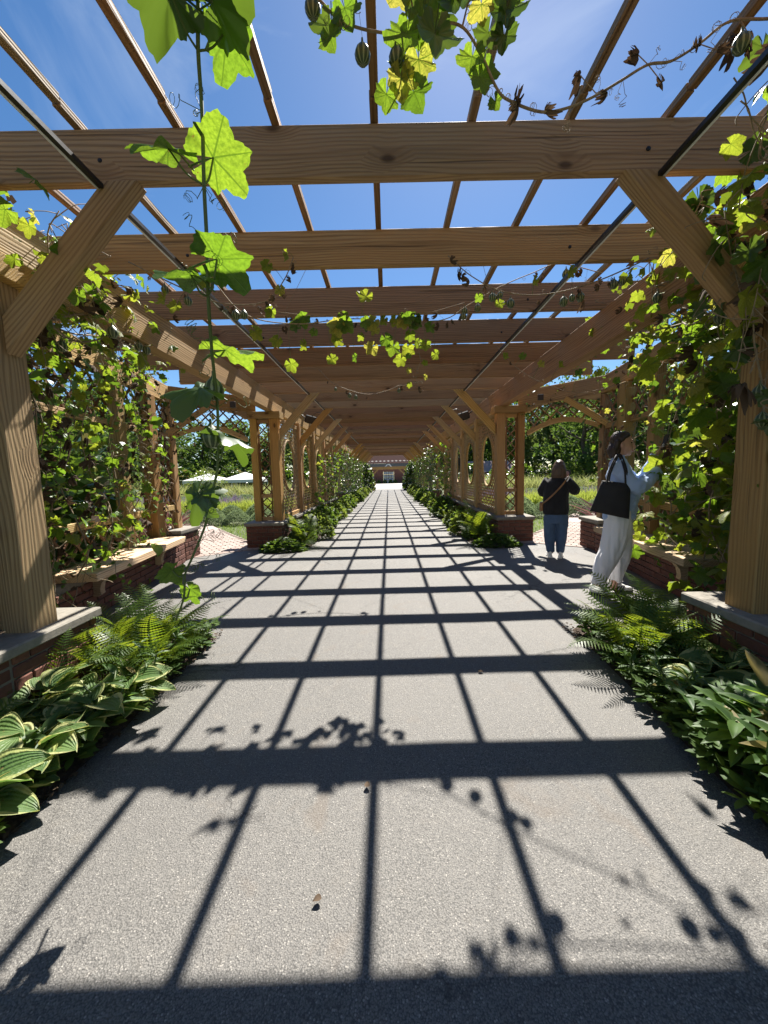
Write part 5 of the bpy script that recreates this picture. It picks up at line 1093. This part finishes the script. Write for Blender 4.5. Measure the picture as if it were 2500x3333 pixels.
def hand(w, d, nrm, side=1, curl=.5, s=1.0):
    """palm and five fingers: w wrist, d forward, nrm out of the back of the hand"""
    w = Vector(w); d = Vector(d).normalized(); nrm = Vector(nrm); nrm = (nrm - d * nrm.dot(d)).normalized(); x = d.cross(nrm) * side; P = []
    M = Matrix((x, d, nrm)).transposed(); P.append(ellip(w + d * .045 * s, (.036 * s, .05 * s, .016 * s), 12, 8, M)); P.append(limb([w - d * .02, w + d * .02], [.022 * s, .024 * s], 2, 10))
    for i, (off, L) in enumerate(((-.027, .062), (-.010, .074), (.008, .070), (.025, .056))):
        b = w + d * .082 * s + x * off * s; p1 = b + (d * math.cos(curl * .5) - nrm * math.sin(curl * .5)) * L * .45 * s; p2 = p1 + (d * math.cos(curl * 1.5) - nrm * math.sin(curl * 1.5)) * L * .32 * s; p3 = p2 + (d * math.cos(curl * 2.3) - nrm * math.sin(curl * 2.3)) * L * .28 * s
        P.append(limb([b - d * .02, p1, p2, p3], [.0095 * s, .009 * s, .0085 * s, .007 * s], 3, 8))
    b = w + d * .028 * s - x * .028 * s; P.append(limb([b, b - x * .024 * s + d * .018 * s - nrm * .012 * s, b - x * .03 * s + d * .046 * s - nrm * .022 * s], [.011 * s, .010 * s, .008 * s], 3, 8)); return P
def sneaker(parent, base, heel, ang, L=.245, stripes=True, up_=M_SHOE):
    M = base @ T(heel) @ Matrix.Rotation(ang, 4, 'Z')
    sole = [(-.02, .030), (.0, .036), (.08, .034), (.15, .044), (.20, .040), (.232, .022), (.245, 0)]; k = L / .245
    lo = [(x * k, y * k) for x, y in sole] + [(x * k, -y * k) for x, y in sole[::-1][1:]]; n = len(lo)
    v = [(x, y, z) for z in (.0, .026) for x, y in lo]; m = mesh('sole', v, [tuple(range(n))[::-1], tuple(range(n, 2 * n))] + [(i, (i + 1) % n, n + (i + 1) % n, n + i) for i in range(n)], M_SOLE if stripes else M_SHOE); fix_normals(m)
    P = [ellip((.03 * k, 0, .05), (.052 * k, .034 * k, .052)), ellip((.10 * k, 0, .045), (.085 * k, .036 * k, .044)), ellip((.175 * k, 0, .036), (.068 * k, .040 * k, .032)), ellip((.015 * k, 0, .08), (.032, .030, .03))]
    sh = ob('shoe', solid('shoe', P, .006, up_, 3), parent, M); ob('sole', m, sh, M)
    if stripes:
        for sy in (-1, 1):
            for i in range(3):
                a = MB(); a.box((0, 0, 0), (.011, .004, .055)); x = .085 + i * .026
                ob('stripe', a.build('stripe', M_STRIPE), sh, M @ T(x * k, sy * .0375 * k, .046) @ Matrix.Rotation(.45, 4, 'Y') @ Matrix.Rotation(-sy * .32, 4, 'X'))
    return sh
# -- woman in the blue shirt, facing the vine on the right
PX, PY = 2.235, 3.80
W1 = thing('person', 'woman in light blue shirt and white trousers photographing the vine', 'person', (PX, PY, 0)); MW = T(PX, PY, 0) @ Matrix.Rotation(R(-27), 4, 'Z') @ Matrix.Diagonal((.90, .95, 1.02, 1))
hc = Vector((.112, -.005, 1.495)); tilt = Matrix.Rotation(-.06, 3, 'Y')
head = [ellip(hc + Vector((-.008, 0, .02)), (.094, .074, .092), 16, 12), ellip(hc + Vector((.036, 0, -.042)), (.060, .055, .072), 14, 10), ellip(hc + Vector((.060, 0, -.092)), (.028, .028, .022)),
        limb([hc + Vector((.088, 0, .018)), hc + Vector((.104, 0, -.018)), hc + Vector((.113, 0, -.036)), hc + Vector((.092, 0, -.046))], [.010, .012, .013, .012], 3, 8), ellip(hc + Vector((.060, -.036, -.045)), (.026, .016, .022)), ellip(hc + Vector((.060, .036, -.045)), (.026, .016, .022)),
        limb([hc + Vector((.082, -.03, .026)), hc + Vector((.090, 0, .028)), hc + Vector((.082, .03, .026))], [.010, .011, .010], 3, 8), ellip(hc + Vector((.086, 0, -.066)), (.016, .024, .011)),
        ellip(hc + Vector((-.012, -.076, -.012)), (.020, .010, .030)), ellip(hc + Vector((-.012, .076, -.012)), (.020, .010, .030))]
neck = limb([(.070, 0, 1.33), (.085, 0, 1.40), (.098, 0, 1.45)], [.062, .052, .052], 4, 14)
RSH, RE, RW = Vector((.062, -.165, 1.285)), Vector((.235, -.205, 1.085)), Vector((.425, -.055, 1.225))
LSH, LE, LW = Vector((.075, .165, 1.285)), Vector((.29, .21, 1.12)), Vector((.43, .10, 1.36))
bodyp = head + [neck, loftz([(.10, 0, .80, .10, .15), (.105, 0, .90, .105, .16), (.11, 0, 1.0, .085, .125), (.115, 0, 1.12, .10, .135), (.10, 0, 1.24, .10, .155), (.08, 0, 1.33, .07, .12)]),
    limb([RSH, RE, RW], [.05, .042, .026]), limb([LSH, LE, LW], [.05, .042, .026]), limb([(.09, -.085, .84), (.02, -.10, .46), (-.10, -.10, .07)], [.085, .056, .036]), limb([(.10, .085, .84), (.13, .085, .46), (.088, .085, .07)], [.085, .056, .036]),
    ellip((-.05, -.11, .05), (.06, .035, .03)), ellip((.08, .08, .05), (.06, .035, .03))]
bodyp += hand(RW, (.55, .12, .62), (.3, -.85, -.3), 1, .45, .95); bodyp += hand(LW, (.35, -.15, .92), (-.9, .1, .3), 1, .7, .95)
ob('body', solid('body', bodyp, .0065, M_SKIN, 2), W1, MW)
hair = [ellip(hc + Vector((-.042, 0, .042)), (.082, .084, .082), 16, 12), ellip(hc + Vector((-.008, 0, .075)), (.078, .070, .050), 14, 10), ellip(hc + Vector((-.062, 0, -.045)), (.058, .080, .085)), limb([hc + Vector((-.045, -.072, .03)), hc + Vector((-.07, -.070, -.05)), hc + Vector((-.075, -.062, -.125))], [.03, .034, .02], 4, 10), limb([hc + Vector((-.045, .072, .03)), hc + Vector((-.07, .070, -.05)), hc + Vector((-.075, .062, -.125))], [.03, .034, .02], 4, 10), limb([hc + Vector((-.08, 0, .0)), hc + Vector((-.105, -.02, -.07)), hc + Vector((-.10, -.02, -.13))], [.05, .05, .02], 4, 10),
        limb([hc + Vector((.05, -.045, .080)), hc + Vector((.02, -.068, .062)), hc + Vector((-.015, -.078, .03))], [.014, .016, .018], 3, 8), limb([hc + Vector((.05, .045, .080)), hc + Vector((.02, .068, .062)), hc + Vector((-.015, .078, .03))], [.014, .016, .018], 3, 8)]
ob('hair', solid('hair', hair, .007, M_HAIR1, 2, .006, 40.0, (1, 1, .15)), W1, MW)
for sy in (-1, 1):
    ob('eye', mesh('eye', *ellip(hc + Vector((.079, sy * .034, .008)), (.008, .012, .006), 8, 6), M_EYE, True), W1, MW); ob('eyebrow', mesh('eyebrow', *limb([hc + Vector((.082, sy * .050, .026)), hc + Vector((.090, sy * .034, .032)), hc + Vector((.092, sy * .016, .029))], [.003, .005, .004], 3, 6), M_HAIR1, True), W1, MW)
mo = ob('mouth', mesh('mouth', *limb([hc + Vector((.083, -.028, -.060)), hc + Vector((.100, 0, -.072)), hc + Vector((.083, .028, -.060))], [.005, .008, .005], 4, 8), M_LIP, True), W1, MW); ob('teeth', mesh('teeth', *limb([hc + Vector((.088, -.020, -.0625)), hc + Vector((.1055, 0, -.068)), hc + Vector((.088, .020, -.0625))], [.0035, .005, .0035], 4, 6), M_TOOTH, True), mo, MW)
pants = [loftz([(.095, 0, 1.0, .115, .15), (.10, 0, .92, .13, .175), (.105, 0, .82, .145, .185), (.10, 0, .74, .14, .175)]), limb([(.09, -.09, .86), (.085, -.10, .68), (.02, -.105, .45), (-.04, -.105, .29), (-.088, -.105, .115)], [.125, .130, .112, .098, .082], 5, 16), limb([(.12, .09, .86), (.14, .095, .68), (.15, .095, .45), (.125, .09, .29), (.098, .085, .115)], [.12, .116, .100, .086, .070], 5, 16)]
ob('trousers', solid('trousers', pants, .008, M_WHITE, 1, .017, 11.0, (1.4, 1.4, .3)), W1, MW)
shirt = [loftz([(.13, 0, .815, .125, .175), (.125, 0, .87, .15, .195), (.13, 0, 1.0, .16, .205), (.115, 0, 1.12, .145, .205), (.095, 0, 1.22, .125, .20), (.08, 0, 1.30, .095, .165), (.075, 0, 1.355, .068, .085)]), limb([RSH + Vector((-.01, .03, .01)), RE, RW + Vector((.01, 0, .01))], [.088, .074, .052], 6, 14), limb([LSH + Vector((-.01, -.03, .01)), LE, LW], [.088, .074, .050], 6, 14), ellip((-.015, -.02, .80), (.045, .13, .07)), ellip((.19, -.06, .80), (.07, .10, .045))]
shm = ob('shirt', solid('shirt', shirt, .008, M_SHIRT, 1, .016, 13.0, (1, 1, .8)), W1, MW)
b = MB(); v = []; 
for j, (r1, z) in enumerate(((.066, 1.345), (.062, 1.385), (.074, 1.375), (.082, 1.345))):
    for i in range(19): a = R(50) + R(260) * i / 18; v.append((.082 + r1 * math.cos(a), r1 * .98 * math.sin(a), z + .012 * math.cos(a)))
ob('collar', mesh('collar', v, [(j * 19 + i, j * 19 + i + 1, (j + 1) * 19 + i + 1, (j + 1) * 19 + i) for j in range(3) for i in range(18)], M_SHIRT, True), shm, MW)
for w_, d_ in ((RW, (.55, .12, .62)), (LW, (.35, -.15, .92))):
    d_ = Vector(d_).normalized(); ob('cuff', mesh('cuff', *tube_geo([w_ - d_ * .03, w_ + d_ * .012, w_ + d_ * .022], [.054, .056, .050], 14, False), M_SHIRT, True), shm, MW)
for i in range(4): ob('button', mesh('button', *ellip((.205 + .018 * i, 0, 1.26 - .09 * i), (.004, .007, .007), 8, 4), M_TOOTH, True), shm, MW)
sneaker(W1, MW, (-.155, -.105, 0), R(-8)); sneaker(W1, MW, (.035, .085, 0), R(4))
# tote, its strap over the near shoulder
tb = thing('tote_bag', 'black canvas tote bag hanging from the shoulder of the woman in blue', 'bag', (PX, PY - .27, .84))
v = []; f = []; n = 9; mrows = 6
for sy in (-1, 1):
    for j in range(mrows + 1):
        t = j / mrows
        for i in range(n):
            u = -1 + 2 * i / (n - 1); hw = lerp(.182, .130, t); x = lerp(-.012, .045, t) + u * hw; z = lerp(.835 - .035 * (u + .2), 1.135 - .018 * u, t); th = .045 * (1 - u * u * .7) * math.sin(math.pi * (.12 + .80 * (1 - t))) + .008
            v.append((x, -.262 - .0 + sy * th + .02 * t, z))
K = n * (mrows + 1)
for s_ in (0, 1):
    for j in range(mrows):
        for i in range(n - 1): q = (j * n + i, j * n + i + 1, (j + 1) * n + i + 1, (j + 1) * n + i); f.append(tuple(a + s_ * K for a in (q if s_ else q[::-1])))
for i in range(n - 1): f.append((i, i + 1, K + i + 1, K + i)); f.append((mrows * n + i, K + mrows * n + i, K + mrows * n + i + 1, mrows * n + i + 1))
for j in range(mrows): f.append((j * n, K + j * n, K + (j + 1) * n, (j + 1) * n)); f.append((j * n + n - 1, (j + 1) * n + n - 1, K + (j + 1) * n + n - 1, K + j * n + n - 1))
m = mesh('bag_body', v, f, M_BAG, True); fix_normals(m); ob('bag_body', m, tb, MW)
for dy, xo in ((-.02, 0), (.025, .02)):
    pts = spline([(-.045 + xo, -.255 + dy, 1.12), (-.03 + xo, -.262 + dy, 1.22), (.015 + xo, -.235 + dy * .5, 1.335), (.055 + xo, -.16, 1.392), (.085 + xo, -.185, 1.34), (.115 + xo, -.255 + dy * .5, 1.24), (.125 + xo, -.27 + dy, 1.12)], 6); ob('strap', mesh('strap', *tube_geo(pts, [.009] * len(pts), 6), M_BAG, True), tb, MW)
ph = thing('phone', 'dark phone held up before the vine by the woman in blue', 'phone', (PX + .49, PY + .06, 1.43))
m = mesh('phone_body', *chamfer_box(.010, .074, .15, .003), M_BLACK); fix_normals(m); PHM = MW @ T(.50, .055, 1.495) @ Matrix.Rotation(.25, 4, 'Y') @ Matrix.Rotation(.35, 4, 'Z'); pb = ob('phone_body', m, ph, PHM)
ob('camera_ring', mesh('camera_ring', *tube_geo([(.0 + .006, .014 * math.cos(a), -.03 + .014 * math.sin(a)) for a in [2 * math.pi * i / 16 for i in range(17)]], [.003] * 17, 5, False), M_TOOTH, True), ph, PHM @ Matrix.Rotation(math.pi, 4, 'Z'))
# -- woman with her back to the camera
QX, QY = 2.43, 5.44; MQ = T(QX, QY, 0) @ Matrix.Rotation(R(-22), 4, 'Z') @ Matrix.Diagonal((.86, .95, 1.0, 1))
W2 = thing('person', 'woman in black top and jeans seen from behind at the arch', 'person', (QX, QY, 0))
h2 = Vector((.035, .03, 1.305)); rs, re, rw = Vector((.165, 0, 1.13)), Vector((.29, .10, .99)), Vector((.19, .27, 1.15)); ls, le, lw = Vector((-.155, 0, 1.13)), Vector((-.22, .10, .97)), Vector((.02, .29, 1.10))
bp = [ellip(h2, (.075, .09, .105), 16, 12), ellip(h2 + Vector((0, .04, -.05)), (.055, .06, .06)), ellip(h2 + Vector((0, .10, -.02)), (.014, .02, .02)), limb([(.01, 0, 1.08), (.02, .01, 1.16), (.03, .02, 1.22)], [.07, .055, .055], 4, 12), loftz([(0, 0, .58, .16, .13), (0, 0, .68, .17, .13), (0, 0, .85, .15, .11), (.0, 0, 1.0, .16, .11), (.005, 0, 1.12, .15, .09)]), limb([rs, re, rw], [.055, .045, .028]), limb([ls, le, lw], [.055, .045, .028]), limb([(-.09, 0, .60), (-.085, .01, .34), (-.065, 0, .06)], [.09, .06, .04]), limb([(.09, 0, .60), (.085, .01, .34), (.07, 0, .06)], [.09, .06, .04])]
bp += hand(rw, (-.1, .2, .95), (.2, -.9, .2), 1, .7, .9) + hand(lw, (.6, .1, .7), (-.2, -.9, .2), -1, .7, .9)
ob('body', solid('body', bp, .008, M_SKIN, 2), W2, MQ)
hr = [ellip(h2 + Vector((0, -.012, .018)), (.094, .102, .108), 16, 12), loftz([(.022, -.03, 1.165, .108, .06), (.028, -.03, 1.21, .122, .082), (.033, -.012, 1.30, .108, .098), (.035, 0, 1.36, .085, .085)])]
ob('hair', solid('hair', hr, .008, M_HAIR2, 2, .007, 32.0, (1, 1, .15)), W2, MQ)
tp = [loftz([(-.005, 0, .645, .198, .155), (-.005, 0, .72, .208, .165), (-.01, 0, .86, .20, .15), (-.005, 0, 1.0, .205, .145), (0, 0, 1.10, .19, .125), (.01, 0, 1.17, .11, .09), (.015, 0, 1.205, .07, .07)]), limb([rs + Vector((-.03, 0, 0)), re, rw], [.085, .082, .048], 5, 14), limb([ls + Vector((.03, 0, 0)), le, lw], [.085, .082, .048], 5, 14)]
ob('sweater', solid('sweater', tp, .009, M_KNIT, 2, .006, 11.0), W2, MQ)
je = [loftz([(0, 0, .70, .17, .13), (0, 0, .60, .185, .145), (0, 0, .52, .18, .14)]), limb([(-.095, 0, .60), (-.098, .005, .38), (-.09, .01, .22), (-.07, 0, .075)], [.105, .092, .08, .062], 5, 14), limb([(.095, 0, .60), (.092, .005, .38), (.085, .01, .22), (.075, 0, .075)], [.105, .092, .08, .062], 5, 14)]
ob('jeans', solid('jeans', je, .009, M_JEAN, 2, .006, 14.0, (1, 1, 1.6)), W2, MQ)
sneaker(W2, MQ, (-.075, -.05, 0), R(100), .23, False); sneaker(W2, MQ, (.075, -.05, 0), R(84), .23, False)
cbg = thing('crossbody_bag', 'small tan bag on a strap across the back of the woman in black', 'bag', (QX - .2, QY, .78))
pts = spline([(.175, -.03, 1.19), (.12, -.135, 1.12), (.0, -.168, .99), (-.13, -.15, .87), (-.215, -.06, .80)], 6)
vv = []; ff = []
for i, p in enumerate(pts):
    d = (pts[min(i + 1, len(pts) - 1)] - pts[max(0, i - 1)]).normalized(); o_ = Vector((p.x, p.y - .0, 0)).normalized(); s_ = d.cross(o_).normalized() * .012
    vv += [p + s_, p - s_, p - s_ + o_ * .006, p + s_ + o_ * .006]
for i in range(len(pts) - 1):
    for k in range(4): ff.append((i * 4 + k, i * 4 + (k + 1) % 4, i * 4 + 4 + (k + 1) % 4, i * 4 + 4 + k))
m = mesh('strap', vv, ff, M_TAN, True); fix_normals(m); ob('strap', m, cbg, MQ)
m = mesh('bag_body', *chamfer_box(.06, .17, .13, .015), M_TAN); fix_normals(m); ob('bag_body', m, cbg, MQ @ T(-.235, .02, .75))
p2 = thing('phone', 'small dark phone raised by the woman in black at the arch', 'phone', (QX + .17, QY + .33, 1.2))
m = mesh('phone_body', *chamfer_box(.15, .010, .074, .003), M_BLACK); fix_normals(m); ob('phone_body', m, p2, MQ @ T(.16, .335, 1.245))

fuse_solids()
